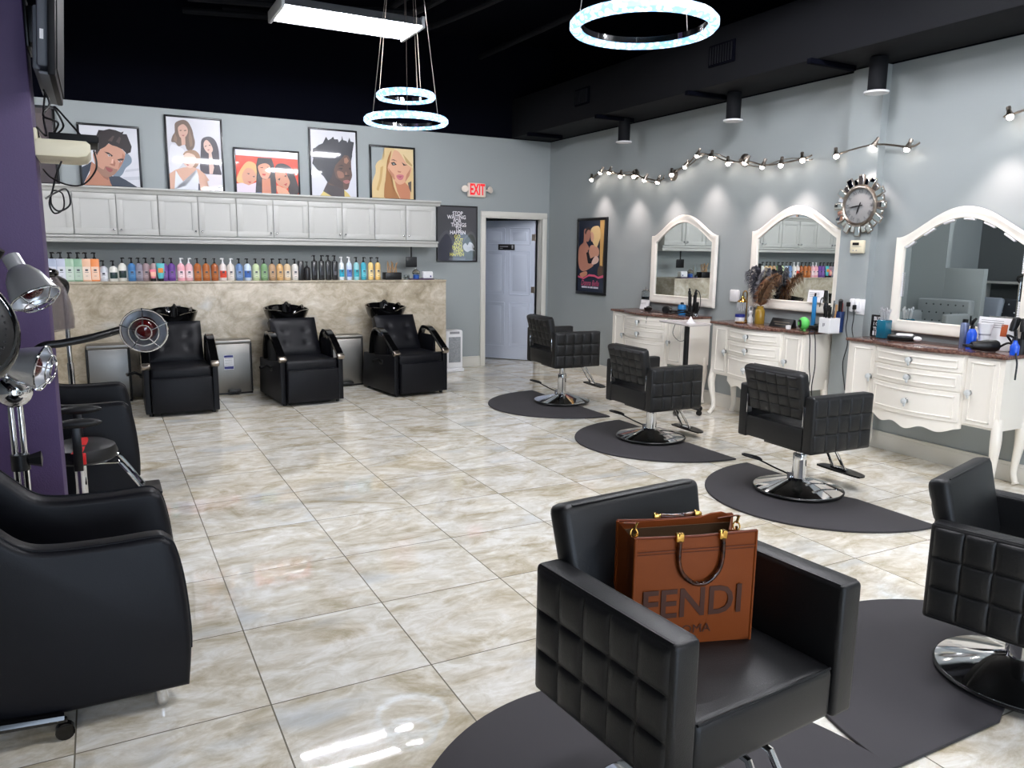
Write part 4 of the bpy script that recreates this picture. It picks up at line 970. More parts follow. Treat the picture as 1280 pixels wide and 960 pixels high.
# ------------------------------------------------------------------ wall fittings on the right wall
def track(bulbs, canopies, label):
    y0 = canopies[0][0]; z0 = canopies[0][1]
    t = thing('track_light', label, 'track light', (XR, y0, z0), 0, 'wavy track lights')
    P = [(-0.075, y - y0, z - z0 + 0.03) for y, z in bulbs]
    ext0 = (P[0][0], P[0][1] + 0.05, P[0][2] - 0.01); ext1 = (P[-1][0], P[-1][1] - 0.09, P[-1][2] + 0.02)
    b = B(); c = bez([ext0] + P + [ext1], 8); b.tube(c, 0.008, 8)
    if len(P) > 3: b.tube([(p.x + 0.012, p.y, p.z + 0.035 * sin(i * 0.22)) for i, p in enumerate(c)], 0.005, 8)
    obj('wavy_rail', b, M_nickel, t)
    for (cy, cz) in canopies:
        b = B(); b.lathe([(0.0, 0.0), (0.062, 0.0), (0.06, 0.012), (0.03, 0.024), (0.0, 0.026)], (0, cy - y0, cz - z0), 24, (0, RAD(-90), 0)); b.cyl((-0.02, cy - y0, cz - z0), (-0.08, cy - y0, cz - z0), 0.009, 8); obj('canopy', b, M_nickel, t)
    for i, (y, z) in enumerate(bulbs):
        a = RAD(-35 + 25 * ((i * 7) % 4))
        d = V((-0.25, 0.5 * sin(a * 1.3), -0.83)).normalized(); p = V((-0.09, y - y0, z - z0 + 0.02))
        b = B(); b.cyl(p - d * 0.045, p + d * 0.008, 0.013, 14, 0.029); b.cyl(p - d * 0.07, p - d * 0.045, 0.016, 12); h = obj('spot_head', b, M_nickel, t)
        b = B(); b.sphere(p + d * 0.010, 0.0225, 12); obj('bulb', b, M_bulb, h)
BUL = [(8.591, 2.504), (8.39, 2.577), (8.196, 2.562), (7.961, 2.501), (7.689, 2.476), (7.478, 2.424), (7.233, 2.381), (6.995, 2.442), (6.769, 2.51), (6.586, 2.607), (6.372, 2.566), (6.12, 2.484), (5.88, 2.47), (5.65, 2.413), (5.421, 2.408), (5.17, 2.428), (4.805, 2.428), (4.441, 2.468), (4.132, 2.417), (3.367, 2.552), (3.1, 2.59), (2.8, 2.55)]
track(BUL[:7], [(7.77, 2.525)], 'wavy nickel track light with seven lit spots, beyond the farthest mirror')
track(BUL[7:16], [(5.976, 2.523), (7.063, 2.461)], 'wavy nickel track light with nine lit spots above the two farther mirrors')
track(BUL[16:19], [(4.462, 2.50)], 'short nickel light with three spots above the wall clock')
track(BUL[19:], [(3.0, 2.56)], 'nickel spot light cut off by the right edge of the view')
def spot(y, z, e, x=XR - 0.22):
    l = bpy.data.lights.new('spot_beam', 'SPOT'); l.energy = e; l.color = (1.0, 0.82, 0.78); l.spot_size = RAD(80); l.spot_blend = 1.0; l.shadow_soft_size = 0.03
    o = bpy.data.objects.new('spot_beam', l); COL.objects.link(o); o.location = (x, y, z); o.rotation_euler = (RAD(0), RAD(-11), 0)
for (y, z) in ((8.40, 2.50), (7.69, 2.42), (7.0, 2.38), (6.37, 2.5), (5.65, 2.36), (5.17, 2.37), (4.44, 2.40), (3.367, 2.49)): spot(y, z, 21)

# wall clock
t = thing('wall_clock', 'round grey clock with a sunburst of mirror pieces on the right wall', 'clock', (XR - 0.095, 4.512, 2.012), RAD(-90))
b = B(); b.lathe([(0.0, -0.012), (0.148, -0.012), (0.148, 0.006), (0.0, 0.006)], (0, -0.006, 0), 48, (RAD(90), 0, 0)); obj('dial', b, mat('clock_face', (122, 125, 126), 0.5), t)
b = B(); b.M = Matrix.Rotation(RAD(90), 4, 'X'); b.ring([(0.143, 0.0), (0.143, 0.026), (0.15, 0.032), (0.16, 0.03), (0.168, 0.016), (0.168, -0.012)], n=56); obj('rim', b, M_nickel, t)
for k in range(24):
    a = 2 * pi * k / 24; big = k % 2 == 0
    r0, r1, wd = (0.166, 0.252 if big else 0.228, 0.056 if big else 0.046)
    b = B(); b.at((0, 0, 0), (0, a, 0)); yy = -0.018 if big else -0.010
    tilt = RAD(10 * (1 if k % 3 else -1))
    b.box(((r0 + r1) / 2, yy + 0.008, 0), (r1 - r0, 0.012, wd), 0.002); b.mi = 1; b.box(((r0 + r1) / 2, yy, 0), (r1 - r0 - 0.010, 0.008, wd - 0.010), 0.003, 1, (tilt * 0.1, 0, tilt * 0.12))
    obj('mirror_petal', b, [M_nickel, M_mirror], t)
b = B(); RN = ['XII', 'I', 'II', 'III', 'IIII', 'V', 'VI', 'VII', 'VIII', 'IX', 'X', 'XI']
for k, s_ in enumerate(RN):
    a = 2 * pi * k / 12; up = (sin(a), 0, cos(a)); rt = (cos(a), 0, -sin(a))
    b.text(s_, 0.05, facing((0.116 * sin(a), -0.0135, 0.116 * cos(a)), rt, up), sx=0.75)
obj('numerals', b, mat('clock_ink', (70, 72, 74), 0.6), t)
for nm, ang, ln in (('hour_hand', 200, 0.075), ('minute_hand', 262, 0.112)):
    a = RAD(ang); b = B(); b.at((0, -0.017, 0), (0, a, 0)); b.prism([(-0.004, -0.03), (0.004, -0.03), (0.006, ln * 0.55), (0, ln), (-0.006, ln * 0.55)], -0.0015, 0.0015, 'y'); obj(nm, b, M_plastic, t)
# thermostat, outlets
t = thing('thermostat', 'small cream thermostat on the pilaster under the clock', 'thermostat', (XR - 0.082, 4.505, 1.675), RAD(-90))
b = B(); b.box((0, -0.014, 0), (0.135, 0.028, 0.108), 0.008, 2); obj('housing', b, M_cream, t)
b = B(); b.box((-0.01, -0.029, 0.024), (0.062, 0.003, 0.022)); obj('display', b, M_tvdark, t)
b = B()
for k in range(2): b.box((-0.03 + 0.03 * k, -0.029, -0.03), (0.012, 0.004, 0.008), 0.001)
b.box((0, -0.0285, 0.002), (0.09, 0.001, 0.003)); obj('buttons', b, M_greytxt, t)
t = thing('power_outlet', 'white wall outlet with two plugged-in adapters between the dressers', 'outlet', (XR - 0.08, 4.465, 1.175), RAD(-90))
b = B(); b.box((0.03, -0.004, 0), (0.085, 0.008, 0.13), 0.004); obj('cover_plate', b, M_white, t)
for k in (0, 1):
    b = B(); b.box((-0.035 + 0.045 * k, -0.024, 0.012), (0.04, 0.04, 0.11), 0.010, 2); obj('adapter', b, M_white, t)
    b = B(); x = -0.05 + 0.062 * k
    b.box((x, -0.056, 0.018 - 0.02 * k), (0.024, 0.03, 0.04), 0.006)
    b.tube(bez([(x, -0.06, 0.0), (x + 0.004, -0.06, -0.10), (x - 0.01, -0.05, -0.19), (x + 0.015, -0.045, -0.32), (x - 0.02, -0.04, -0.5), (x + 0.03, -0.045, -0.72)], 6), 0.0042, 6); obj('plug_and_cord', b, M_plastic, t)
t = thing('power_outlet', 'white wall socket left of the gold jewellery lamp', 'outlet', (XR - 0.002, 5.99, 1.18), RAD(-90))
b = B(); b.box((0, -0.015, 0), (0.125, 0.03, 0.125), 0.012, 2); obj('cover_plate', b, M_white, t)

# ------------------------------------------------------------------ product bottles on the ledge
pump_me = {}
def pump_mesh(key, m):
    if key not in pump_me:
        b = B(); b.lathe([(0.0, -0.004), (0.014, -0.004), (0.014, 0.012), (0.008, 0.016), (0.0065, 0.043), (0.012, 0.046), (0.013, 0.059), (0.0, 0.060)], n=12)
        b.tube([(0, 0, 0.053), (0.0, -0.02, 0.055), (0.0, -0.028, 0.047)], [0.008, 0.0065, 0.005], 6)
        o = obj('pump', b, m); pump_me[key] = o.data; bpy.data.objects.remove(o)
    return pump_me[key]
NB = 0
def bottle(px, c, kind, pump, lab, desc, c2=None, y=9.27):
    x = LX(px)
    t = thing('pump_bottle' if pump else 'product_tube', desc, 'bottle', (x, y, KZ + 0.0005), 0, 'product bottles on the ledge')
    m = mat('liquid_%d_%d_%d' % c, c, 0.3, coat=0.3)
    b = B()
    if kind == 'S':      # tall square bottle
        hh = 0.232; b.box((0, 0, hh / 2), (0.082, 0.055, hh), 0.008, 2)
    elif kind == 'R':    # round shouldered bottle
        hh = 0.19; b.lathe([(0.0, 0.0), (0.036, 0.0), (0.039, 0.004), (0.039, 0.15), (0.034, 0.17), (0.018, 0.185), (0.014, 0.19), (0.0, 0.19)], n=20)
    elif kind == 'N':    # narrow round
        hh = 0.215; b.lathe([(0.0, 0.0), (0.031, 0.0), (0.033, 0.004), (0.033, 0.175), (0.028, 0.195), (0.015, 0.208), (0.012, 0.215), (0.0, 0.215)], n=18)
    elif kind == 'B':    # straight black bottle
        hh = 0.225; b.box((0, 0, hh / 2), (0.066, 0.05, hh), 0.012, 2)
    elif kind == 'L':    # small low bottle
        hh = 0.16; b.lathe([(0.0, 0.0), (0.038, 0.0), (0.040, 0.004), (0.040, 0.125), (0.034, 0.142), (0.016, 0.154), (0.013, 0.16), (0.0, 0.16)], n=20)
    else:                # squeeze tube standing on its cap
        hh = 0.19 if kind == 'T' else 0.125
        k = 1.0 if kind == 'T' else 0.8
        vs = []; fs = []
        for i, (wx, wy, z) in enumerate(((0.026, 0.024, 0.028), (0.034, 0.022, 0.07), (0.040, 0.010, hh - 0.02), (0.042, 0.003, hh))):
            for q in range(16): a = 2 * pi * q / 16; vs.append((wx * k * cos(a), wy * k * sin(a), z))
        for i in range(3):
            for q in range(16): q2 = (q + 1) % 16; fs.append((i * 16 + q, i * 16 + q2, i * 16 + 16 + q2, i * 16 + 16 + q))
        fs.append(tuple(range(15, -1, -1))); fs.append(tuple(48 + q for q in range(16)))
        b.add(vs, fs)
    mats = [m]
    if lab:
        lm = mat('label_%d_%d_%d' % lab, lab, 0.45); mats.append(lm); b.mi = 1
        if kind in 'RNL':
            r = {'R': 0.0395, 'N': 0.0335, 'L': 0.0405}[kind]; z0, z1 = hh * 0.18, hh * 0.58
            vs = []; 
            for q in range(11):
                a = -pi / 2 + RAD(62) * (q / 5 - 1); vs += [(r * cos(a), r * sin(a), z0), (r * cos(a), r * sin(a), z1)]
            b.add(vs, [(2 * q, 2 * q + 2, 2 * q + 3, 2 * q + 1) for q in range(10)])
        elif kind in 'SB': b.box((0, -0.0275 if kind == 'S' else -0.0252, hh * 0.36), ((0.07 if kind == 'S' else 0.03), 0.002, hh * (0.58 if kind == 'S' else 0.2)))
        else: b.box((0, -0.016, hh * 0.6), (0.05, 0.012, 0.05), 0.004)
    dk = mat('label_ink', (70, 74, 84), 0.6); mats.append(dk); b.mi = len(mats) - 1
    yy = {'S': -0.0287, 'B': -0.0264, 'R': -0.0402, 'N': -0.0342, 'L': -0.0412}.get(kind)
    if yy and c[0] + c[1] + c[2] > 120:
        b.box((0, yy, hh * 0.50), (0.026, 0.0012, 0.018)); b.box((0, yy, hh * 0.40), (0.034, 0.0012, 0.004)); b.box((0, yy, hh * 0.24), (0.022, 0.0012, 0.003))
    obj('bottle_body', b, mats, t)
    if pump:
        pm = M_plastic if pump == 'k' else M_white
        me = pump_mesh(pump, pm); o = bpy.data.objects.new('pump', me); COL.objects.link(o); o.parent = t; o.location = (0, 0, hh - 0.002); o.rotation_euler.z = RAD(random.choice([-60, -75, 60, 70, -80, 55]))
        if kind in 'SB': o.scale = (1.15, 1.15, 1.15)
    if kind in 'Tt':
        b = B(); b.lathe([(0.0, 0.0), (0.028, 0.0), (0.026, 0.03), (0.0, 0.03)], n=16, sy=0.9); obj('cap', b, M_plastic if kind == 'T' else M_plastic, t)
def LX(u):   # ledge column -> x along the bottle row
    A = [(60, -0.464), (120, -0.032), (180, 0.423), (240, 0.902), (300, 1.407), (360, 1.94), (420, 2.504), (480, 3.101), (540, 3.735)]
    for (a, xa), (c, xc) in zip(A, A[1:]):
        if u <= c: return xa + (xc - xa) * (u - a) / (c - a)
BT = [(65.8, (176, 186, 206), 'S', 'k', (216, 220, 232), 'lilac-grey'), (76.8, (196, 202, 220), 'S', 'k', (224, 226, 236), 'pale lavender'), (87, (166, 196, 170), 'S', 'k', (206, 220, 208), 'pale green'), (97.8, (138, 176, 148), 'S', 'k', (186, 206, 190), 'sage green'),
      (108.3, (240, 196, 164), 'S', 'k', (244, 222, 206), 'peach'), (119.2, (246, 152, 92), 'S', 'k', (246, 206, 180), 'bright orange'),
      (129.3, (206, 210, 218), 'L', 'k', (226, 228, 234), 'clear grey'), (141.5, (232, 230, 222), 'L', 'k', (38, 62, 58), 'green-labelled cream'), (152.8, (234, 232, 224), 'R', 'k', (34, 54, 50), 'black-labelled cream'),
      (164.6, (70, 124, 178), 'R', 'k', (92, 146, 196), 'strong blue'), (173.8, (140, 136, 150), 'R', 'k', (160, 156, 168), 'grey'), (182.8, (164, 142, 146), 'R', 'k', (182, 162, 164), 'mauve'), (192.4, (186, 160, 162), 'R', 'k', None, 'dusty pink'),
      (204.8, (120, 82, 156), 'R', 'k', (140, 104, 172), 'violet'), (214.3, (106, 66, 148), 'R', 'k', (126, 88, 164), 'deep purple'), (226, (244, 178, 190), 'R', 'w', (250, 222, 226), 'pink'), (236.2, (240, 190, 198), 'R', 'w', (248, 226, 230), 'light pink'),
      (246.8, (172, 98, 48), 'R', 'k', (186, 116, 64), 'amber'), (257.4, (176, 102, 52), 'R', 'k', (188, 120, 68), 'amber'), (268, (164, 90, 46), 'R', 'k', (180, 108, 58), 'amber'), (278.4, (232, 222, 218), 'R', 'w', (224, 76, 52), 'white with a red label'),
      (288.2, (228, 222, 214), 'R', 'w', (236, 226, 216), 'plain white'), (299, (106, 138, 184), 'R', 'k', (132, 158, 196), 'mid blue'), (309.2, (204, 220, 238), 'R', 'k', (70, 112, 184), 'white with blue lettering'), (319.5, (198, 214, 168), 'R', 'k', (214, 226, 190), 'lime green'),
      (329.8, (126, 162, 118), 'R', 'k', (144, 176, 134), 'moss green'), (339.8, (184, 150, 116), 'R', 'k', (196, 164, 132), 'tan'), (349.5, (208, 166, 110), 'R', 'k', (216, 180, 130), 'honey'), (359, (222, 196, 158), 'R', 'k', (226, 214, 196), 'cream-coloured'), (368.4, (222, 220, 214), 'R', 'k', (234, 226, 220), 'off-white'),
      (383.4, (24, 23, 26), 'L', 'k', None, 'small black'), (392.6, (16, 16, 19), 'B', 'k', (46, 46, 52), 'tall black'), (401.6, (18, 18, 20), 'B', 'k', (40, 40, 46), 'tall black'), (410.2, (16, 16, 18), 'B', 'k', (44, 44, 48), 'tall black'), (418.4, (20, 20, 22), 'B', 'k', (90, 90, 96), 'tall black'),
      (426.6, (226, 234, 238), 'N', 'w', (44, 172, 200), 'white and aqua'), (436, (206, 220, 240), 'N', 'w', (98, 130, 206), 'lavender-blue'), (445, (156, 214, 220), 'N', 'k', (66, 186, 198), 'aqua'), (454, (62, 168, 190), 'N', 'k', (98, 190, 206), 'teal'), (463, (242, 208, 132), 'N', 'k', (246, 222, 168), 'yellow'), (472, (232, 194, 118), 'N', 'k', (240, 212, 152), 'golden yellow')]
prev = None
for i, (px, c, kd, pm, lab, nm) in enumerate(BT):
    nxt = BT[i + 1][5] if i + 1 < len(BT) else 'black tray'
    if nm in ('amber', 'tall black'):
        same = [k for k, q in enumerate(BT) if q[5] == nm]; j = same.index(i)
        od = ('first', 'second', 'third', 'last')[j] if len(same) == 4 else ('first', 'middle', 'last')[j]
        lb = '%s pump bottle on the ledge, %s of its %d from the left' % (nm, od, len(same))
    else:
        lb = '%s pump bottle on the ledge, left of the %s one' % (nm, nxt) if nxt != 'black tray' else '%s pump bottle on the tiled ledge beside the black tray' % nm
    bottle(px, c, kd, pm, lab, lb)
bottle(190.5, (240, 130, 150), 't', None, (250, 190, 170), 'short pink squeeze tube in front of the bottles on the ledge', y=9.215)
bottle(200, (90, 186, 192), 'T', None, (240, 150, 70), 'taller teal and orange squeeze tube in front of the violet bottle', y=9.215)
bottle(375.8, (20, 19, 22), 'B', None, None, 'black box-shaped bottle without a pump on the ledge')
lx = LX
t = thing('brush_tray', 'black tray of wooden sticks and brushes at the right of the ledge', 'tray', (lx(490), 9.28, KZ), 0)
b = B(); b.box((0, 0, 0.045), (0.21, 0.13, 0.088), 0.006); obj('tray_box', b, M_plastic, t)
for k in range(7):
    b = B(); x = -0.05 + 0.018 * k; b.cyl((x, 0, 0.08), (x + 0.05 * sin(k * 2.1), 0.02 * cos(k), 0.20 + 0.012 * (k % 3)), 0.006, 8); obj('wooden_stick', b, M_wood, t)
b = B(); b.lathe([(0.0, 0.0), (0.03, 0.0), (0.03, 0.14), (0.018, 0.17), (0.018, 0.2), (0.0, 0.2)], n=16); o = obj('clear_bottle', b, M_glass, loc=(lx(496.5), 9.42, KZ)); tag(o, 'clear bottle behind the black brush tray', 'bottle')
t = thing('cotton_jar', 'small clear jar of cotton on the ledge right of the brush tray', 'jar', (lx(507.5), 9.26, KZ))
b = B(); b.lathe([(0.0, 0.002), (0.035, 0.002), (0.037, 0.05), (0.03, 0.06), (0.028, 0.06), (0.034, 0.05), (0.032, 0.006), (0.0, 0.006)], n=18); obj('jar_body', b, M_glass, t)
b = B(); b.sphere((0, 0, 0.03), 0.026, 12, (1, 1, 0.8)); obj('cotton', b, M_paper, t)
t = thing('blue_jar', 'clear jar with blue contents and a domed lid on the ledge', 'jar', (lx(519), 9.25, KZ + 0.012))
b = B(); b.lathe([(0.0, 0.0), (0.038, 0.0), (0.04, 0.05), (0.0, 0.052)], n=18); obj('blue_contents', b, mat('jar_blue', (44, 84, 160), 0.3), t)
b = B(); b.lathe([(0.042, 0.052), (0.05, 0.06), (0.045, 0.09), (0.02, 0.115), (0.0, 0.118)], n=18); b.sphere((0, 0, 0.125), 0.012, 10); obj('domed_lid', b, M_glass, t)
b = B(); b.box((0, 0, 0.006), (0.31, 0.15, 0.011), 0.003); o = obj('purple_tray', b, mat('purple_plastic', (66, 30, 76), 0.4), loc=(lx(525), 9.255, KZ)); tag(o, 'flat dark purple tray at the right end of the ledge', 'tray')
t = thing('wipe_box', 'small white dispenser box on the purple tray', 'box', (lx(533), 9.25, KZ + 0.012))
b = B(); b.box((0, 0, 0.045), (0.13, 0.09, 0.09), 0.016, 3); obj('box_body', b, M_white, t)
b = B(); b.box((0.03, -0.0455, 0.03), (0.018, 0.003, 0.02), 0.002); obj('button', b, mat('label_blue', (52, 58, 120), 0.5), t)
t = thing('hand_mirror', 'black square hand mirror hanging above the right end of the ledge', 'mirror', (lx(521), 9.47, 1.45))
b = B(); b.box((0, 0, 0), (0.15, 0.012, 0.13), 0.02, 3); obj('mirror_head', b, M_plastic, t)
b = B(); b.cyl((0, 0, 0.06), (0, 0, 0.19), 0.011, 10); obj('handle', b, M_plastic, t)
# ------------------------------------------------------------------ things on the dressers (tops at z = 0.945)
ZD = 0.9455
def on(name, label, cat, x, y, rz=0.0, group=None): return thing(name, label, cat, (x, y, ZD), rz, group)
RW = RAD(-90)
def cord(par, pts, r=0.0045, name='power_cord'):
    b = B(); b.tube(bez(pts, 7), r, 6); o = obj(name, b, M_plastic, par); o.matrix_parent_inverse = par.matrix_basis.inverted(); return o
# far dresser
t = on('photo_card', 'white card in a silver stand at the far end of the farthest dresser', 'card', 5.60, 7.30, RW)
b = B(); b.box((0, 0, 0.062), (0.16, 0.008, 0.12), 0.002, 1, (RAD(-12), 0, 0)); b.box((0, 0.015, 0.004), (0.14, 0.05, 0.008), 0.002); obj('stand', b, M_alu, t)
b = B(); b.box((0, -0.006, 0.062), (0.14, 0.003, 0.10), 0, 1, (RAD(-12), 0, 0)); b.mi = 1
for k in range(4): b.box((-0.01, -0.0085 + 0.003 * k * 0 - (0.02 - 0.014 * k) * 0.2, 0.085 - 0.014 * k), (0.10, 0.001, 0.003), 0, 1, (RAD(-12), 0, 0))
obj('card', b, [M_paper, M_greytxt], t)
t = on('disinfectant_jar', 'clear lidded jar of dark liquid behind the white card on the farthest dresser', 'jar', 5.69, 7.41)
b = B(); b.lathe([(0.0, 0.0), (0.045, 0.0), (0.045, 0.15), (0.0, 0.15)], n=20); obj('liquid', b, mat('dark_liquid', (22, 34, 42), 0.1, coat=0.5), t)
b = B(); b.lathe([(0.047, 0.0), (0.047, 0.205), (0.03, 0.22), (0.0, 0.222)], n=20); obj('glass', b, M_glass, t)
b = B(); b.lathe([(0.03, 0.222), (0.032, 0.235), (0.01, 0.245), (0.012, 0.26), (0.0, 0.262)], n=16); obj('lid', b, M_chrome, t)
t = on('clip_bowl', 'small black bowl of hair clips in front of the white card', 'bowl', 5.52, 7.13)
b = B(); b.lathe([(0.0, 0.0), (0.035, 0.0), (0.05, 0.04), (0.046, 0.04), (0.032, 0.006), (0.0, 0.006)], n=20); obj('bowl', b, M_plastic, t)
for k in range(4):
    b = B(); b.box((0.02 * cos(k * 1.7), 0.02 * sin(k * 1.7), 0.045), (0.05, 0.01, 0.012), 0.004, 1, (0.3 * k, 0.4, k)); obj('hair_clip', b, M_plastic, t)
def hair_dryer(x, y, rz, label, m=M_plastic, s=1.0):
    t = on('hair_dryer', label, 'hair dryer', x, y, rz, None)
    b = B(); b.at((0, 0, 0.045)); b.lathe([(0.0, -0.09), (0.034, -0.088), (0.043, -0.07), (0.042, -0.01), (0.034, 0.05), (0.027, 0.09), (0.024, 0.095), (0.0, 0.095)], (0, 0, 0), 18, (0, RAD(90), 0)); obj('barrel', b, m, t)
    b = B(); b.tube(bez([(-0.035, -0.02, 0.045), (-0.02, -0.09, 0.03), (0.0, -0.16, 0.022)], 5), [0.020] * 4 + [0.017] * 7, 10, sy=0.85); obj('handle', b, m, t)
    b = B(); b.box((0.115, 0, 0.045), (0.05, 0.065, 0.018), 0.004, 1); obj('nozzle', b, M_plastic, t)
    return t
HD1 = hair_dryer(5.52, 6.80, RAD(40), 'black hair dryer lying on the farthest dresser, left of the blue tool')
TB = t = on('thermal_brush', 'bright blue round tool standing among the cords on the farthest dresser', 'hair tool', 5.55, 6.58)
b = B(); b.lathe([(0.0, 0.0), (0.04, 0.0), (0.046, 0.03), (0.046, 0.09), (0.04, 0.11), (0.0, 0.114)], n=20); obj('body', b, mat('blue_plastic', (46, 128, 190), 0.35), t)
b = B(); b.lathe([(0.0, 0.114), (0.02, 0.114), (0.016, 0.135), (0.0, 0.136)], n=12); b.ring([(0.047, 0.045), (0.048, 0.06), (0.043, 0.06), (0.043, 0.045)], n=24); obj('trim', b, M_plastic, t)
TH = t = on('tool_holder', 'black stand with upright curling irons in front of the farthest mirror', 'tool holder', 5.57, 6.45)
b = B(); b.lathe([(0.0, 0.0), (0.06, 0.0), (0.062, 0.012), (0.04, 0.02), (0.038, 0.10), (0.033, 0.10), (0.033, 0.024), (0.0, 0.024)], n=20); obj('holder', b, M_plastic, t)
for k, (dx, dy, hh) in enumerate(((0.0, 0.018, 0.26), (0.012, -0.012, 0.25), (-0.015, 0.0, 0.22))):
    b = B(); b.cyl((dx, dy, 0.05), (dx * 2.2, dy * 2.4, hh), 0.014, 12, 0.017); b.cyl((dx * 2.2, dy * 2.4, hh), (dx * 2.3, dy * 2.5, hh + 0.03), 0.010, 10); b.box((dx * 1.8, dy * 1.8, hh * 0.7), (0.008, 0.05, 0.09), 0.003); obj('curling_iron', b, M_plastic, t)
t = on('flat_iron', 'black flat iron propped upright at the near end of the farthest dresser', 'hair tool', 5.55, 6.36)
for s_ in (-1, 1):
    b = B(); b.box((0, s_ * 0.016, 0.075), (0.034, 0.02, 0.16), 0.006, 2, (s_ * RAD(7) + RAD(12), 0, 0)); obj('plate_arm', b, M_plastic, t)
b = B(); b.cyl((0, 0, 0.0), (0, 0, 0.03), 0.028, 14); obj('foot', b, M_alu, t)
cord(TH, [(5.55, 6.40, ZD + 0.20), (5.54, 6.36, ZD + 0.27), (5.53, 6.29, ZD + 0.25), (5.53, 6.27, ZD + 0.13), (5.5, 6.29, ZD + 0.012)])
cord(TB, [(5.50, 6.62, ZD + 0.008), (5.46, 6.5, ZD + 0.03), (5.49, 6.42, ZD + 0.05), (5.43, 6.36, ZD + 0.02), (5.47, 6.3, ZD + 0.045), (5.44, 6.48, ZD + 0.035), (5.42, 6.6, ZD + 0.012), (5.47, 6.68, ZD + 0.02), (5.50, 6.55, ZD + 0.05), (5.45, 6.40, ZD + 0.06), (5.46, 6.25, ZD + 0.012)], 0.006)
for k, y in enumerate((6.95, 6.83)):
    cord(HD1, [(5.46, y - 0.1, ZD + 0.012), (5.32, y, ZD + 0.012), (5.285, y + 0.01, ZD - 0.04), (5.29, y + 0.03, ZD - 0.16)], 0.004)
# rolling tray cart
CART = t = thing('rolling_tray', 'pinkish white tool tray on a black post with castors beside the farthest dresser', 'cart', (5.16, 6.05, 0), RAD(-96))
b = B(); pl = [(-0.26, -0.14), (0.26, -0.14), (0.21, 0.15), (-0.21, 0.15)]
b.prism(pl, 0.905, 0.915, 'z', 0.002, 1)
for (p, q) in zip(pl, pl[1:] + pl[:1]): b.tube([(*p, 0.918), (*q, 0.918)], 0.008, 6)
obj('tray', b, mat('tray_plastic', (206, 200, 198), 0.35), t)
b = B(); b.box((0, 0.02, 0.49), (0.05, 0.035, 0.83), 0.006); obj('post', b, M_plastic, t)
b = B()
for k in range(5):
    a = 2 * pi * k / 5 + 0.3; b.tube([(0, 0.02, 0.085), (0.2 * cos(a), 0.02 + 0.2 * sin(a), 0.06)], [0.022, 0.014], 8)
obj('star_base', b, M_plastic, t)
for k in range(5):
    a = 2 * pi * k / 5 + 0.3; b = B(); b.cyl((0.2 * cos(a) - 0.012, 0.02 + 0.2 * sin(a), 0.028), (0.2 * cos(a) + 0.012, 0.02 + 0.2 * sin(a), 0.028), 0.027, 14); obj('castor', b, M_plastic, t)
t = thing('tissue', 'crumpled white tissue on the rolling tray', 'tissue', (5.18, 6.0, 0.917)); b = B()
b.lathe([(0.0, 0.0), (0.05, 0.0), (0.03, 0.02), (0.012, 0.05), (0.0, 0.075)], n=9); obj('tissue_paper', b, M_paper, t)
cord(CART, [(5.12, 6.16, 0.90), (5.11, 6.18, 0.80), (5.12, 6.10, 0.735), (5.12, 6.0, 0.76), (5.12, 5.95, 0.90)], 0.003)
# middle dresser
t = on('cream_jar', 'small white jar with a dark blue lid on the middle dresser', 'jar', 5.55, 5.71)
b = B(); b.lathe([(0.0, 0.0), (0.042, 0.0), (0.045, 0.01), (0.045, 0.045), (0.0, 0.046)], n=22); obj('jar_body', b, M_white, t)
b = B(); b.lathe([(0.0, 0.046), (0.047, 0.046), (0.047, 0.072), (0.043, 0.076), (0.0, 0.077)], n=22); obj('lid', b, mat('navy_lid', (30, 40, 120), 0.4), t)
b = B(); b.lathe([(0.0, 0.0), (0.05, 0.0), (0.062, 0.010), (0.06, 0.013), (0.0, 0.006)], n=24); o = obj('gold_dish', b, M_gold, loc=(5.47, 5.61, ZD)); tag(o, 'shallow gold dish in front of the blue-lidded jar', 'dish')
t = on('jewellery_lamp', 'small gold lamp with a fringed glass shade on the middle dresser', 'lamp', 5.60, 5.70)
b = B(); b.lathe([(0.0, 0.0), (0.05, 0.0), (0.05, 0.012), (0.02, 0.02), (0.0, 0.02)], n=22); obj('base', b, M_gold, t)
b = B(); b.tube(bez([(0, -0.02, 0.01), (0, -0.02, 0.22), (0, -0.015, 0.285), (0, 0.012, 0.30), (0, 0.035, 0.28), (0, 0.036, 0.25)], 6), 0.006, 8); obj('stem', b, M_gold, t)
b = B(); b.lathe([(0.0, 0.25), (0.012, 0.25), (0.02, 0.225), (0.05, 0.20), (0.052, 0.19), (0.048, 0.19), (0.0, 0.215)], (0, 0.036, 0), 20); sh = obj('shade', b, M_gold, t)
b = B()
for k in range(18): a = 2 * pi * k / 18; b.tube([(0.05 * cos(a), 0.036 + 0.05 * sin(a), 0.192), (0.052 * cos(a), 0.036 + 0.052 * sin(a), 0.12 + 0.02 * sin(k))], 0.004, 5)
obj('glass_fringe', b, M_knob, sh)
t = on('candle_figurine', 'small white figurine between the gold lamp and the amber vase', 'figurine', 5.58, 5.60)
b = B(); b.lathe([(0.0, 0.0), (0.026, 0.0), (0.024, 0.05), (0.014, 0.06), (0.012, 0.075), (0.02, 0.09), (0.022, 0.105), (0.012, 0.12), (0.0, 0.122)], n=16); obj('figure', b, M_white, t)
b = B(); b.tube([(0.024 * cos(a), 0.0, 0.135 + 0.024 * sin(a)) for a in [2 * pi * k / 14 for k in range(14)]], 0.006, 6, True); obj('ring_top', b, M_white, t)
VX, VY = 5.58, 5.48
t = on('amber_vase', 'amber gold glass vase holding ostrich feathers on the middle dresser', 'vase', VX, VY)
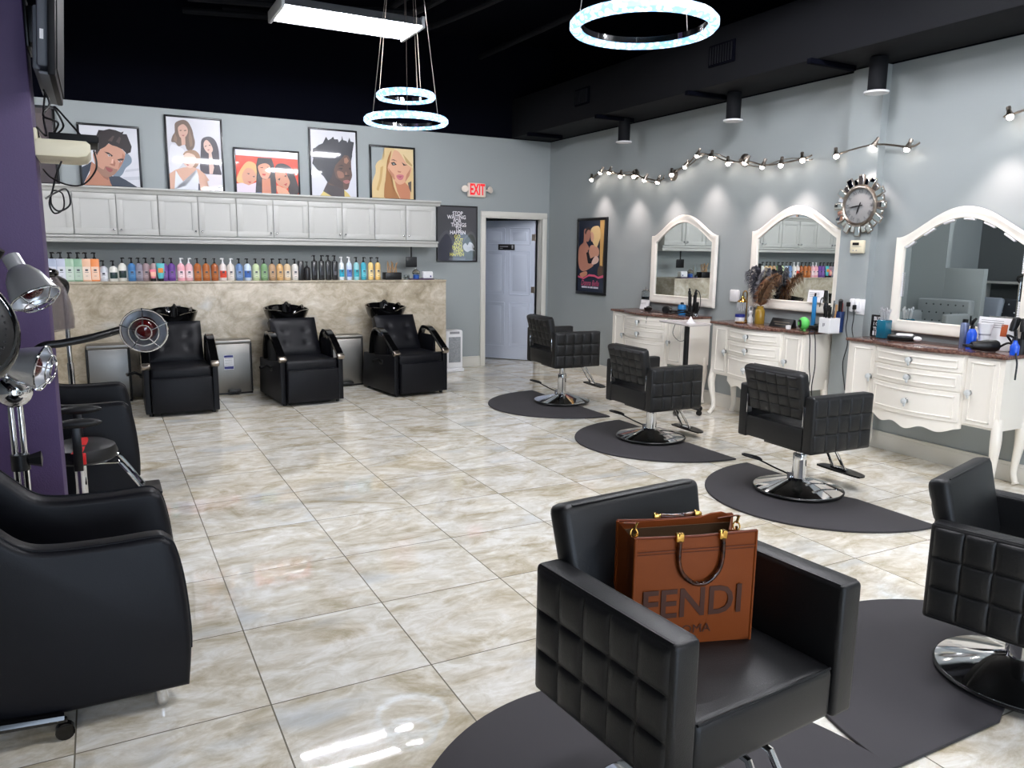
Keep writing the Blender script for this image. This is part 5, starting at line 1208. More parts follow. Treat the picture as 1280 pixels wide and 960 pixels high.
b = B(); b.lathe([(0.0, 0.0), (0.044, 0.0), (0.047, 0.01), (0.047, 0.12), (0.04, 0.14), (0.03, 0.15), (0.032, 0.17), (0.028, 0.17), (0.026, 0.15), (0.035, 0.138), (0.042, 0.12), (0.042, 0.012), (0.0, 0.01)], n=24)
b.mi = 0; obj('vase_body', b, mat('amber_glass', (150, 118, 38), 0.12, coat=0.6), t)
def feather(yaw, bend, length, c, c2, label):
    m = mat('feather_%d_%d_%d' % c, c, 0.85, vary=(30, c2))
    d = V((cos(yaw) * 0.35, sin(yaw), 0))
    P = []
    for k in range(15):
        u = k / 14; P.append(V((0, 0, 0.10)) + V((0, 0, 1)) * (length * (u - 0.22 * bend * u ** 3)) + d * (length * bend * 0.62 * u ** 2.0))
    b = B(); b.tube(P, [0.0028 * (1 - 0.6 * k / 14) for k in range(15)], 5)
    rnd = random.Random(int(yaw * 100) + 5)
    for k in range(170):
        u = 0.22 + 0.78 * k / 169; f = u * 14; i = min(int(f), 13); p = P[i].lerp(P[i + 1], f - i); tg = (P[i + 1] - P[i]).normalized()
        side2 = tg.cross(V((-0.71, -0.70, 0.1))).normalized(); side = tg.cross(side2).normalized()
        for s_ in (-1, 1):
            ln = (0.045 + 0.062 * sin(pi * min(1, u * 1.02)) ** 0.8) * (0.8 + 0.4 * rnd.random())
            ph = (rnd.random() - .5) * 1.5; dr = (side2 * s_ * cos(ph) + side * sin(ph) + tg * 0.5).normalized()
            q0 = p; q1 = p + dr * ln * 0.55; q2 = p + dr * ln * 0.85 + V((0, 0, -0.034)) * (0.6 + rnd.random()); w = V((0, 0.0016, 0.0016)) + side * 0.0022
            b.add([q0 - w, q0 + w, q1 + w, q1 - w, q2], [(0, 1, 2, 3), (3, 2, 4)])
    o = obj('feather', b, m, loc=(VX, VY, ZD)); tag(o, label, 'feather', 'feathers in the amber vase')
feather(2.0, 0.62, 0.46, (30, 28, 36), (96, 98, 110), 'dark grey ostrich feather leaning farthest left in the amber vase')
feather(2.3, 0.36, 0.48, (36, 34, 42), (88, 90, 102), 'black and grey ostrich feather standing upright in the amber vase')
feather(-0.9, 0.24, 0.45, (52, 50, 58), (150, 152, 160), 'grey ostrich feather with pale tips at the back of the amber vase')
feather(-1.2, 0.30, 0.33, (104, 62, 38), (146, 96, 62), 'rust brown ostrich feather standing in the middle of the amber vase')
feather(-1.7, 0.78, 0.45, (98, 70, 50), (150, 116, 86), 'brown ostrich feather arching to the right out of the amber vase')
t = on('desk_sign', 'black wedge-shaped desk sign on the middle dresser', 'sign', 5.52, 5.13, RW)
b = B(); b.prism([(-0.045, 0.0), (0.035, 0.0), (0.02, 0.075), (0.0, 0.08)], -0.13, 0.13, 'x', 0.004); obj('sign_body', b, M_plastic, t)
b = B()
for k, w in enumerate((0.19, 0.13)): b.box((0, -0.022 + 0.0 - (0.012 if k else -0.004), 0.047 - 0.02 * k), (w, 0.0015, 0.008), 0, 1, (RAD(-30), 0, 0))
obj('lettering', b, mat('faint_gold', (92, 84, 70), 0.5), t)
b = B(); b.lathe([(0.0, 0.0), (0.022, 0.0), (0.024, 0.03), (0.0, 0.034)], n=16); o = obj('white_pot', b, M_white, loc=(5.44, 4.99, ZD)); tag(o, 'tiny white pot in front of the black desk sign', 'pot')
t = on('round_speaker', 'bright green round speaker on the middle dresser', 'speaker', 5.45, 4.83, RAD(-115))
gm = mat('lime_green', (92, 196, 92), 0.4)
b = B(); b.sphere((0, 0, 0.062), 0.058, 22, (1, 0.85, 1)); obj('body', b, gm, t)
b = B(); b.lathe([(0.0, 0.045), (0.03, 0.047), (0.036, 0.044), (0.036, 0.038)], (0.01, 0, 0.062), 22, (RAD(90), 0, 0)); obj('cone', b, M_plastic, t)
for sx in (-1, 1):
    b = B(); b.cyl((sx * 0.025, 0, 0.0), (sx * 0.02, 0, 0.02), 0.012, 10); obj('foot', b, gm, t)
t = on('blue_straightener', 'blue hair straightener standing upright beside the green speaker', 'hair tool', 5.60, 4.86)
b = B(); b.box((0, 0, 0.15), (0.028, 0.034, 0.29), 0.008, 2); obj('body', b, mat('blue_plastic', (46, 128, 190), 0.35), t)
b = B(); b.cyl((0, 0, 0.29), (0, -0.005, 0.325), 0.008, 8); b.box((0, 0, 0.012), (0.06, 0.07, 0.024), 0.006); obj('cord_end', b, M_plastic, t)
HD2 = hair_dryer(5.56, 4.70, RAD(170), 'black hair dryer lying between the green speaker and the white tool box')
CLIP = t = on('clipper_stand', 'black hair clipper standing in its charger behind the green speaker', 'hair tool', 5.68, 4.80)
b = B(); b.lathe([(0.0, 0.0), (0.045, 0.0), (0.04, 0.03), (0.018, 0.05), (0.016, 0.15), (0.024, 0.2), (0.016, 0.24), (0.0, 0.245)], n=16); obj('clipper', b, M_plastic, t)
b = B(); b.tube(bez([(0, 0.0, 0.22), (0, 0.03, 0.28), (0, 0.06, 0.27), (0, 0.07, 0.2)], 5), 0.004, 6); obj('cord', b, M_plastic, t)
t = on('tool_box', 'white square pot of combs and scissors at the right end of the middle dresser', 'pot', 5.50, 4.60, RAD(-94))
b = B()
for (cx, cy, sx, sy) in ((0, -0.055, 0.12, 0.008), (0, 0.055, 0.12, 0.008), (-0.056, 0, 0.008, 0.11), (0.056, 0, 0.008, 0.11)): b.box((cx, cy, 0.065), (sx, sy, 0.13), 0.002, 1)
b.box((0, 0, 0.004), (0.12, 0.118, 0.008)); obj('pot', b, M_white, t)
b = B(); b.box((-0.01, -0.0595, 0.07), (0.012, 0.002, 0.03)); b.box((0.004, -0.0595, 0.075), (0.008, 0.002, 0.022)); obj('printed_mark', b, M_greytxt, t)
for k, (dx, dy, hh, mm) in enumerate(((-0.03, 0.02, 0.21, M_plastic), (0.0, 0.03, 0.25, M_chrome), (0.03, 0.02, 0.22, M_wood), (-0.02, -0.02, 0.19, M_plastic), (0.02, -0.02, 0.20, M_plastic))):
    b = B(); b.cyl((dx * .8, dy * .8, 0.01), (dx * 1.3, dy * 1.3, hh), 0.006, 8, 0.008); b.box((dx * 1.3, dy * 1.3, hh), (0.022, 0.008, 0.05), 0.003); obj('comb', b, mm, t)
t = on('brush_tumbler', 'dark blue tumbler with a red and black brush at the end of the middle dresser', 'tumbler', 5.64, 4.62)
b = B(); b.lathe([(0.0, 0.0), (0.04, 0.0), (0.045, 0.18), (0.041, 0.18), (0.037, 0.008), (0.0, 0.008)], n=20); obj('tumbler', b, mat('deep_blue', (22, 44, 92), 0.25, coat=0.4), t)
b = B(); b.cyl((0.01, 0.0, 0.05), (0.02, 0.01, 0.25), 0.016, 12, 0.02); obj('red_brush', b, mat('brush_red', (168, 52, 42), 0.5), t)
b = B(); b.cyl((-0.012, -0.01, 0.05), (-0.02, -0.02, 0.27), 0.012, 12, 0.018); b.sphere((-0.021, -0.021, 0.27), 0.02, 10); obj('black_brush', b, M_plastic, t)
cord(HD2, [(5.50, 4.70, ZD + 0.008), (5.40, 4.712, ZD + 0.014), (5.385, 4.69, ZD - 0.08), (5.40, 4.69, ZD - 0.3), (5.42, 4.69, ZD - 0.42), (5.40, 4.69, ZD - 0.6), (5.41, 4.66, 0.02)], 0.005)
cord(CLIP, [(5.53, 4.70, ZD + 0.012), (5.46, 4.712, ZD + 0.014), (5.45, 4.69, ZD - 0.08), (5.47, 4.69, ZD - 0.3), (5.45, 4.69, ZD - 0.5), (5.48, 4.68, ZD - 0.7), (5.46, 4.66, 0.02)], 0.005)
t = thing('certificate_card', 'white paper card leaning at the lower right corner of the middle mirror', 'card', (XR - 0.062, 4.93, 1.182), RW)
b = B(); b.box((0, 0, 0.055), (0.17, 0.004, 0.11), 0, 1, (RAD(-8), 0, 0)); obj('sheet', b, M_paper, t)
b = B()
for k in range(4): b.box((-0.01, -0.003 + 0.0022 * (2 - k) * -1.0, 0.085 - 0.016 * k), (0.11, 0.001, 0.004))
b.box((0.055, 0.0, 0.03), (0.02, 0.008, 0.025), 0, 1, (RAD(-8), 0, 0)); obj('printing', b, M_greytxt, t)
# near dresser
t = on('word_sign', 'black framed white word sign at the far end of the nearest dresser', 'sign', 5.62, 4.225, RAD(-80))
b = B()
for (cx, cz, ww, hh) in ((0, 0.005, 0.10, 0.010), (0, 0.175, 0.10, 0.010), (-0.046, 0.09, 0.010, 0.17), (0.046, 0.09, 0.010, 0.17)): b.box((cx, 0, cz), (ww, 0.016, hh), 0.002, 1)
obj('frame', b, M_frame, t)
b = B(); b.box((0, 0.002, 0.09), (0.084, 0.008, 0.162)); obj('card', b, M_frame, t)
b = B()
for k, s_ in enumerate(('BUT', 'I CA', 'TUT')):
    b.text(s_, 0.042, facing((0, -0.0035, 0.148 - 0.042 * k), (1, 0, 0), (0, 0, 1)), bold=0.001, sx=0.78)
for k in range(3): b.box((-0.025 + 0.025 * k, -0.003, 0.03), (0.016, 0.001, 0.035))
obj('white_words', b, M_white, t, 'white words on black')
t = on('brush_cup', 'teal cup of make-up brushes on the nearest dresser', 'cup', 5.58, 4.13)
b = B(); b.box((0, 0, 0.075), (0.085, 0.085, 0.15), 0.01, 2); obj('cup', b, mat('teal_glass', (20, 96, 122), 0.15, coat=0.5), t)
for k in range(8):
    b = B(); x, y = 0.028 * cos(k * .8), 0.028 * sin(k * .8); b.cyl((x * .8, y * .8, 0.12), (x * 1.2, y * 1.2, 0.20 + 0.012 * (k % 3)), 0.004, 8, 0.005); b.sphere((x * 1.22, y * 1.22, 0.212 + 0.012 * (k % 3)), 0.010, 8, (1, 1, 1.5)); obj('brush', b, M_alu, t)
t = on('hand_clipper', 'black and white handheld clipper lying near the teal cup', 'hair tool', 5.50, 3.91, RAD(-60))  # handheld hair clipper with a white head
b = B(); b.box((0, 0, 0.03), (0.20, 0.07, 0.05), 0.02, 3); obj('body', b, M_plastic, t)
b = B(); b.box((0.02, 0, 0.052), (0.12, 0.06, 0.022), 0.010, 2); b.sphere((0.11, -0.02, 0.03), 0.028, 12, (1.2, 0.8, 0.7)); obj('white_head', b, M_white, t)
t = on('hairspray_can', 'slim silver-blue hairspray can on the nearest dresser', 'bottle', 5.56, 3.455)
b = B(); b.lathe([(0.0, 0.0), (0.028, 0.0), (0.029, 0.004), (0.029, 0.175), (0.024, 0.185), (0.0, 0.187)], n=20); obj('can', b, mat('can_blue', (128, 140, 172), 0.25, metal=0.6), t)
b = B(); b.lathe([(0.0, 0.185), (0.019, 0.185), (0.019, 0.208), (0.012, 0.212), (0.0, 0.212)], n=16); obj('cap', b, M_plastic, t)
t = on('spray_bottle', 'bright blue spray bottle with a black nozzle on the nearest dresser', 'bottle', 5.54, 3.385)
b = B(); b.lathe([(0.0, 0.0), (0.031, 0.0), (0.033, 0.005), (0.033, 0.115), (0.022, 0.14), (0.013, 0.15), (0.0, 0.15)], n=20); obj('bottle_body', b, mat('bright_blue', (28, 82, 206), 0.2, coat=0.5), t)
b = B(); b.lathe([(0.0, 0.148), (0.015, 0.148), (0.015, 0.17), (0.008, 0.175), (0.0, 0.176)], n=14); b.tube([(0.0, 0.01, 0.18), (-0.006, -0.005, 0.20), (0.004, -0.02, 0.225)], [0.014, 0.013, 0.008], 8); obj('nozzle', b, M_plastic, t)
t = on('paper_cup', 'white flared cup on the nearest dresser behind the hair dryer', 'cup', 5.60, 3.33)
b = B(); b.lathe([(0.0, 0.0), (0.03, 0.0), (0.036, 0.11), (0.05, 0.17), (0.054, 0.19), (0.05, 0.19), (0.034, 0.11), (0.027, 0.006), (0.0, 0.006)], n=20); obj('cup', b, M_white, t)
b = B(); b.ring([(0.0365, 0.105), (0.0385, 0.108), (0.0385, 0.114), (0.0365, 0.117)], n=20); obj('rim_band', b, M_greytxt, t)
t = on('info_card', 'white information card with a small orange picture in front of the nearest mirror', 'card', 5.665, 3.28, RW)
b = B(); b.box((0, -0.012, 0.155), (0.27, 0.006, 0.155), 0, 1, (RAD(-6), 0, 0)); b.box((0, 0.0, 0.04), (0.24, 0.05, 0.08), 0.003); obj('card_sheet', b, M_paper, t)
b = B(); b.box((0.055, -0.0165, 0.145), (0.045, 0.002, 0.085), 0, 1, (RAD(-6), 0, 0)); b.mi = 1
for k in range(4): b.box((-0.03, -0.021 + 0.002 * k, 0.21 - 0.016 * k), (0.16, 0.001, 0.004))
obj('printing', b, [mat('orange_print', (176, 84, 42), 0.5), M_greytxt], t)
HD3 = hair_dryer(5.46, 3.235, RAD(150), 'large black hair dryer lying on the nearest dresser by the blue spray bottle')
cord(HD3, [(5.55, 3.22, ZD + 0.01), (5.57, 3.14, ZD + 0.07), (5.60, 3.10, ZD + 0.03), (5.55, 3.08, ZD + 0.10), (5.58, 3.16, ZD + 0.12), (5.61, 3.12, ZD + 0.05), (5.53, 3.06, ZD + 0.06), (5.5, 3.09, ZD + 0.012)], 0.008)
t = on('tool_bundle', 'dark bundle of round brushes at the right edge of the nearest dresser', 'brushes', 5.61, 3.085)
b = B(); b.lathe([(0.0, 0.0), (0.045, 0.0), (0.05, 0.10), (0.046, 0.10), (0.04, 0.008), (0.0, 0.008)], n=18); obj('pot', b, M_plastic, t)
for k in range(5):
    b = B(); a = k * 1.26; b.cyl((0.02 * cos(a), 0.02 * sin(a), 0.02), (0.045 * cos(a), 0.045 * sin(a), 0.16), 0.007, 8); b.lathe([(0.0, -0.05), (0.018, -0.045), (0.022, 0.0), (0.018, 0.045), (0.0, 0.05)], (0.055 * cos(a), 0.055 * sin(a), 0.20), 10, (0.2 * sin(a), 0.2, 0)); obj('round_brush', b, M_plastic, t)
t = on('small_spray', 'small royal blue bottle at the right edge of the nearest dresser', 'bottle', 5.50, 3.055)
b = B(); b.lathe([(0.0, 0.0), (0.028, 0.0), (0.03, 0.06), (0.014, 0.085), (0.012, 0.10), (0.0, 0.10)], n=18); obj('bottle_body', b, mat('bright_blue', (28, 82, 206), 0.2, coat=0.5), t)
b = B(); b.lathe([(0.0, 0.10), (0.012, 0.10), (0.010, 0.125), (0.0, 0.126)], n=12); obj('cap', b, M_plastic, t)
cord(HD3, [(5.5, 3.04, ZD + 0.008), (5.44, 3.01, ZD + 0.012), (5.43, 2.99, ZD - 0.05), (5.43, 2.99, ZD - 0.13), (5.43, 2.99, ZD - 0.16)], 0.006)

# ------------------------------------------------------------------ left side: dryer chairs, lamps, column fittings
def armchair(loc, label, sy=1.0, sz=1.0):
    t = thing('dryer_armchair', label, 'armchair', loc, 0, 'black dryer armchairs')
    prof = bez2([(0.03, 0.075), (0.045, 0.25), (0.035, 0.45), (0.012, 0.585), (-0.012, 0.622), (-0.05, 0.635), (-0.2, 0.632), (-0.36, 0.638), (-0.44, 0.665), (-0.52, 0.745), (-0.60, 0.82), (-0.68, 0.85), (-0.75, 0.84), (-0.78, 0.80)], 5) + [(-0.77, 0.5), (-0.74, 0.075)]
    prof = [(x, z * sz) for x, z in prof]
    for s_ in (-1, 1):
        y1 = s_ * 0.33 * sy; y0 = s_ * (0.33 * sy - 0.105)
        b = B(); b.prism(prof, min(y0, y1), max(y0, y1), 'y', 0.022, 3); a = obj('arm', b, M_leather2, t)
        b = B(); q = [p for p in prof if p[1] > 0.1 and p[0] > -0.78]; b.tube([(x, y1 - s_ * 0.018, z + 0.001) for x, z in q[2:]], 0.0035, 6); obj('piping', b, M_leather2, a)
    yw = 2 * (0.33 * sy - 0.105)
    b = B(); b.box((-0.30, 0, 0.38), (0.66, yw, 0.16), 0.035, 3); obj('seat_cushion', b, M_leather2, t)
    b = B(); b.box((-0.30, 0, 0.19), (0.60, yw, 0.22), 0.01, 2); obj('front_base', b, M_leather2, t)
    b = B(); b.box((-0.66, 0, 0.52 * sz), (0.16, yw + 0.02, 0.70 * sz), 0.05, 3, (0, RAD(-7), 0)); obj('backrest', b, M_leather2, t)
    for (x, y) in ((-0.06, -1), (-0.06, 1), (-0.66, -1), (-0.66, 1)):
        b = B(); b.lathe([(0.0, 0.0), (0.017, 0.0), (0.024, 0.012), (0.022, 0.078), (0.0, 0.078)], (x, y * (0.33 * sy - 0.06), 0), 16); obj('leg', b, M_chrome, t)
    return t
armchair((0.155, 3.075, 0), 'large black leather tub armchair in the left foreground')
armchair((0.10, 5.70, 0), 'black leather tub armchair behind the purple column, beside the red-striped stool', 1.32, 1.02)
def aim(o, d):
    q = V(d).normalized().to_track_quat('Z', 'Y').to_matrix().to_4x4(); return Matrix.Translation(V(o)) @ q
def star(t, c, r, m, legs=5, ph=0.0):
    b = B(); b.cyl((c[0], c[1], 0.07), (c[0], c[1], 0.14), 0.03, 14)
    for k in range(legs):
        a = 2 * pi * k / legs + ph; b.tube([(c[0], c[1], 0.11), (c[0] + r * 0.6 * cos(a), c[1] + r * 0.6 * sin(a), 0.10), (c[0] + r * cos(a), c[1] + r * sin(a), 0.075)], [0.024, 0.02, 0.017], 8)
    st = obj('star_base', b, m, t)
    for k in range(legs):
        a = 2 * pi * k / legs + ph; x, y = c[0] + r * cos(a), c[1] + r * sin(a)
        b = B(); b.cyl((x - 0.013 * sin(a), y + 0.013 * cos(a), 0.03), (x + 0.013 * sin(a), y - 0.013 * cos(a), 0.03), 0.029, 16); b.cyl((x, y, 0.03), (x, y, 0.075), 0.009, 8); obj('castor', b, M_gloss, st)
def hood_dryer(pole, ctr, axis, r, length, label, ph, yaw=0):
    t = thing('hood_dryer', label, 'hood dryer', (pole[0], pole[1], 0), 0, 'standing hood dryers')
    P = (0, 0, 0); c = V((ctr[0] - pole[0], ctr[1] - pole[1], ctr[2])); d = V(axis).normalized()
    star(t, P, 0.56 if ph is not None else 0.3, M_gloss, 5, ph or 0.0)
    b = B(); b.cyl((0, 0, 0.1), (0, 0, ctr[2] - 0.12), 0.016, 14); b.cyl((0, 0, 0.1), (0, 0, 0.75), 0.022, 14); obj('pole', b, M_chrome, t)
    b = B(); b.tube(bez([(0, 0, ctr[2] - 0.14), (0.0, 0.0, ctr[2] - 0.05), tuple(c - d * 0.05)], 5), 0.022, 10); obj('hood_arm', b, M_plastic, t)
    b = B(); b.M = aim(c, d)
    b.ring([(r - 0.035 + 0.038 * cos(a), 0.03 * sin(a)) for a in [2 * pi * k / 12 for k in range(12)]], n=44); ring = obj('fan_ring', b, M_gloss, t)
    b = B(); b.M = aim(c, d); b.lathe([(r - 0.03, -0.03), (r * 0.7, -0.045), (r * 0.3, -0.055), (0.0, -0.057)], n=36)
    for k in range(5):
        for q in range(8 * (k + 1)):
            a = 2 * pi * q / (8 * (k + 1)); rr = (r - 0.05) * (k + 1) / 5.4; b.sphere((rr * cos(a), rr * sin(a), -0.053 + 0.012 * (k / 5)), 0.006, 6)
    obj('vent_cover', b, M_plastic, ring)
    b = B(); b.M = aim(c, d); n = 36
    b.lathe([(r - 0.02, 0.02), (r + 0.015, 0.10), (r + 0.03, 0.22), (r + 0.025, length - 0.06), (r + 0.01, length), (r + 0.004, length), (r + 0.019, length - 0.06), (r + 0.024, 0.22), (r + 0.009, 0.10), (r - 0.026, 0.02)], n=n)
    b.bm.faces.ensure_lookup_table()
    vs_ = [f for f in b.bm.faces if len(f.verts) > 10]; bmesh.ops.delete(b.bm, geom=vs_, context='FACES')
    obj('smoked_visor', b, M_smoke, t)
    return t
hood_dryer((-0.76, 2.70), (-0.41, 2.86, 1.345), (-0.52, 0.80, -0.30), 0.195, 0.30, 'black hood dryer at the left edge of the view, nearest the viewpoint', RAD(3))
hood_dryer((-0.235, 6.52), (-0.415, 6.05, 1.395), (0.16, -0.05, -1.0), 0.175, 0.38, 'hood dryer with a smoked visor half hidden behind the purple column', None)

t = thing('colour_processor', 'chrome infrared hair lamp stand with three caged lamps by the purple column', 'lamp stand', (-0.335, 3.62, 0), 0)
star(t, (0, 0, 0), 0.19, M_gloss, 5, 0.31)
b = B()
for dx in (-0.016, 0.016): b.cyl((dx, 0, 0.1), (dx, 0, 1.0), 0.012, 12)
obj('pole', b, M_chrome, t)
b = B(); b.cyl((0, 0, 0.70), (0, 0, 0.765), 0.034, 16); b.lathe([(0.0, 0.0), (0.02, 0.0), (0.034, 0.045), (0.0, 0.05)], (0.03, -0.01, 0.74), 6, (0, RAD(90), 0)); obj('clamp_knob', b, M_plastic, t)
b = B(); b.sphere((0, 0, 1.025), 0.068, 24); b.sphere((0.03, -0.02, 1.09), 0.04, 16); obj('ball_joint', b, M_chrome, t)
def lamp(o, d, s=1.0):
    o = V(o); d = V(d).normalized(); h = B(); h.M = aim(o, d)
    h.lathe([(0.026, -0.182), (0.031, -0.178), (0.032, -0.128), (0.042, -0.12), (0.062, -0.088), (0.078, -0.034), (0.087, 0.0), (0.0855, 0.003), (0.076, -0.03), (0.05, -0.08), (0.0, -0.105)], n=32)
    sh = obj('lamp_shade', h, M_alu, t)
    b = B(); b.M = aim(o, d); b.sphere((0, 0, -0.040), 0.050, 18, (1, 1, 0.8)); obj('bulb', b, M_redbulb, sh)
    b = B(); b.M = aim(o, d)
    for r, z in ((0.088, 0.004), (0.056, 0.032), (0.030, 0.040)): b.tube([(r * cos(a), r * sin(a), z) for a in [2 * pi * k / 28 for k in range(28)]], 0.0025 if r < .08 else 0.004, 6, True)
    for k in range(5):
        a = 2 * pi * k / 5 + 0.35; b.tube([(0.03 * cos(a), 0.03 * sin(a), 0.04), (0.056 * cos(a), 0.056 * sin(a), 0.032), (0.093 * cos(a), 0.093 * sin(a), 0.004)], 0.0025, 6)
    obj('wire_cage', b, M_chrome, sh)
OX, OY = -0.335, 3.62
def rel(x, y, z): return (x - OX, y - OY, z)
lamp(rel(-0.222, 3.45, 1.405), (0.40, -0.36, -0.84)); lamp(rel(-0.225, 3.52, 1.125), (0.93, -0.28, -0.20)); lamp(rel(0.146, 3.50, 1.262), (-0.10, -0.97, -0.12))
b = B(); b.tube(bez([(0.02, 0, 1.06), rel(-0.24, 3.60, 1.19), rel(-0.15, 3.61, 1.21), rel(-0.04, 3.63, 1.228), rel(0.08, 3.68, 1.255), rel(0.15, 3.69, 1.268)], 6), 0.016, 10); obj('flexible_arm', b, M_plastic, t)
b = B(); b.tube(bez([(0.0, 0, 1.07), rel(-0.37, 3.60, 1.25), rel(-0.38, 3.58, 1.46), rel(-0.325, 3.55, 1.58)], 6), 0.014, 10); obj('flexible_arm', b, M_plastic, t)
b = B(); b.tube(bez([(0.0, 0, 1.07), rel(-0.38, 3.58, 1.13), rel(-0.36, 3.58, 1.165)], 5), 0.02, 10); obj('flexible_arm', b, M_chrome, t)

# stool with arms behind the column
t = thing('hydraulic_stool', 'black round stool chair with a red stripe, padded armrests and chrome footrest', 'stool', (-0.15, 4.90, -0.0), 0)
b = B(); b.lathe([(0.0, 0.405), (0.15, 0.405), (0.172, 0.42), (0.178, 0.445), (0.165, 0.485), (0.12, 0.51), (0.0, 0.517)], n=32); st = obj('seat', b, M_leather, t)
b = B(); vs = []; fs = []; n = 14
for k in range(n + 1):
    u = -1 + 2 * k / n
    for xo in (-0.055, 0.0):
        y = 0.17 * u; x = xo + 0.03 * (1 - u * u); rr = math.sqrt(x * x + y * y); z = 0.5195 - 0.012 * (rr / 0.12) ** 2 if rr < 0.12 else 0.5095 - (rr - 0.12) * 0.62
        if rr > 0.165: z = 0.483
        vs.append((x, y * 1.03, z))
for k in range(n): fs.append((2 * k, 2 * k + 1, 2 * k + 3, 2 * k + 2))
b.add(vs, fs)
b.box((-0.01, -0.181, 0.452), (0.055, 0.012, 0.065), 0.004); obj('red_stripe', b, M_redvinyl, st, 'red stripe')
b = B(); b.cyl((-0.02, 0, 0.06), (-0.02, 0, 0.405), 0.032, 18); b.lathe([(0.0, 0.0), (0.22, 0.0), (0.225, 0.012), (0.12, 0.04), (0.05, 0.06), (0.0, 0.062)], (-0.02, 0, 0), 36); obj('column', b, M_chrome, t)
for sy in (-1, 1):
    b = B(); y = sy * 0.20; b.box((-0.02, y, 0.52), (0.045, 0.016, 0.26), 0.005); a = obj('arm_support', b, M_plastic, t)
    b = B(); b.sphere((-0.01, y, 0.655), 0.1, 18, (1.2, 0.36, 0.26)); obj('arm_pad', b, M_leather, a)
    b = B(); b.tube(bez([(0.03, sy * 0.09, 0.40), (0.15, sy * 0.09, 0.395), (0.19, sy * 0.09, 0.375), (0.30, sy * 0.09, 0.20)], 5), 0.010, 8); obj('footrest_tube', b, M_chrome, t)
b = B(); b.box((0.33, 0, 0.195), (0.12, 0.26, 0.02), 0.008, 2); obj('foot_plate', b, M_plastic, t)

# television, shelf, cables on the column
TV = t = thing('television', 'flat television with grey back mounted high on the purple column', 'television', (-0.22, 4.35, 2.58), 0)
b = B(); b.at((0.105, 0, 0.0), (0, RAD(4), 0)); b.box((0.012, 0, 0), (0.03, 0.82, 0.55), 0.008, 2); b.box((0.029, 0, 0), (0.006, 0.76, 0.48)); obj('bezel', b, M_tvdark, t)
b = B(); b.at((0.105, 0, 0.0), (0, RAD(4), 0)); b.box((-0.022, 0, -0.03), (0.045, 0.76, 0.42), 0.014, 2); b.box((-0.045, 0, -0.12), (0.03, 0.70, 0.26), 0.010, 2)
b.box((-0.01, 0, -0.268), (0.05, 0.80, 0.012), 0.003); bk = obj('back_casing', b, M_tvgrey, t)
b = B(); b.at((0.105, 0, 0.0), (0, RAD(4), 0)); b.box((-0.025, -0.3815, -0.11), (0.014, 0.002, 0.04)); obj('sticker', b, M_paper, bk)
b = B(); b.box((0.03, 0, 0.0), (0.07, 0.10, 0.16), 0.006); b.box((0.006, 0, 0.0), (0.012, 0.24, 0.22), 0.003); obj('wall_mount', b, M_plastic, t)
t = thing('wall_shelf', 'small cream shelf on the purple column below the television', 'shelf', (-0.22, 4.40, 2.0), 0)
b = B(); b.prism([(0.0, 0.075), (0.205, 0.075), (0.222, 0.06), (0.222, 0.03), (0.205, 0.008), (0.17, 0.0), (0.0, 0.0)], -0.20, 0.20, 'y', 0.004); obj('shelf_body', b, M_cream, t)
b = B(); b.box((0.006, 0, 0.09), (0.012, 0.40, 0.06), 0.003); obj('wall_plate', b, M_cream, t)
CB = t = thing('cable_box', 'black cable box on the cream shelf', 'electronics', (-0.22, 4.40, 2.0755), 0)
b = B(); b.box((0.155, 0.02, 0.019), (0.20, 0.30, 0.038), 0.004); obj('casing', b, M_tvdark, t)
b = B(); b.box((0.256, 0.02, 0.018), (0.003, 0.28, 0.028)); obj('front_panel', b, M_gloss, t)
x = -0.205
cord(CB, [(x + 0.08, 4.42, 2.0), (x + 0.05, 4.44, 1.93), (x + 0.03, 4.46, 1.86), (x + 0.012, 4.47, 1.80), (x + 0.03, 4.48, 1.755), (x + 0.07, 4.48, 1.78), (x + 0.07, 4.48, 1.85), (x + 0.03, 4.47, 1.86), (x + 0.02, 4.46, 1.80), (x + 0.05, 4.46, 1.765), (x + 0.10, 4.46, 1.80), (x + 0.09, 4.45, 1.87), (x + 0.04, 4.44, 1.85), (x + 0.0, 4.42, 1.82)], 0.0042)
cord(CB, [(x + 0.22, 4.24, 2.04), (x + 0.225, 4.24, 1.96), (x + 0.17, 4.3, 1.89), (x + 0.10, 4.35, 1.885), (x + 0.03, 4.4, 1.92), (x + 0.0, 4.46, 1.96)], 0.004)
cord(TV, [(x + 0.03, 4.40, 2.32), (x + 0.05, 4.42, 2.26), (x + 0.02, 4.40, 2.20), (x + 0.08, 4.38, 2.17), (x + 0.05, 4.45, 2.12), (x + 0.10, 4.40, 2.16), (x + 0.07, 4.36, 2.24), (x + 0.12, 4.34, 2.18), (x + 0.17, 4.30, 2.112)], 0.005)
cord(TV, [(x + 0.0, 4.30, 2.09), (x - 0.004, 4.27, 2.13), (x + 0.03, 4.30, 2.10), (x + 0.02, 4.42, 2.2), (x + 0.04, 4.42, 2.34)], 0.005)

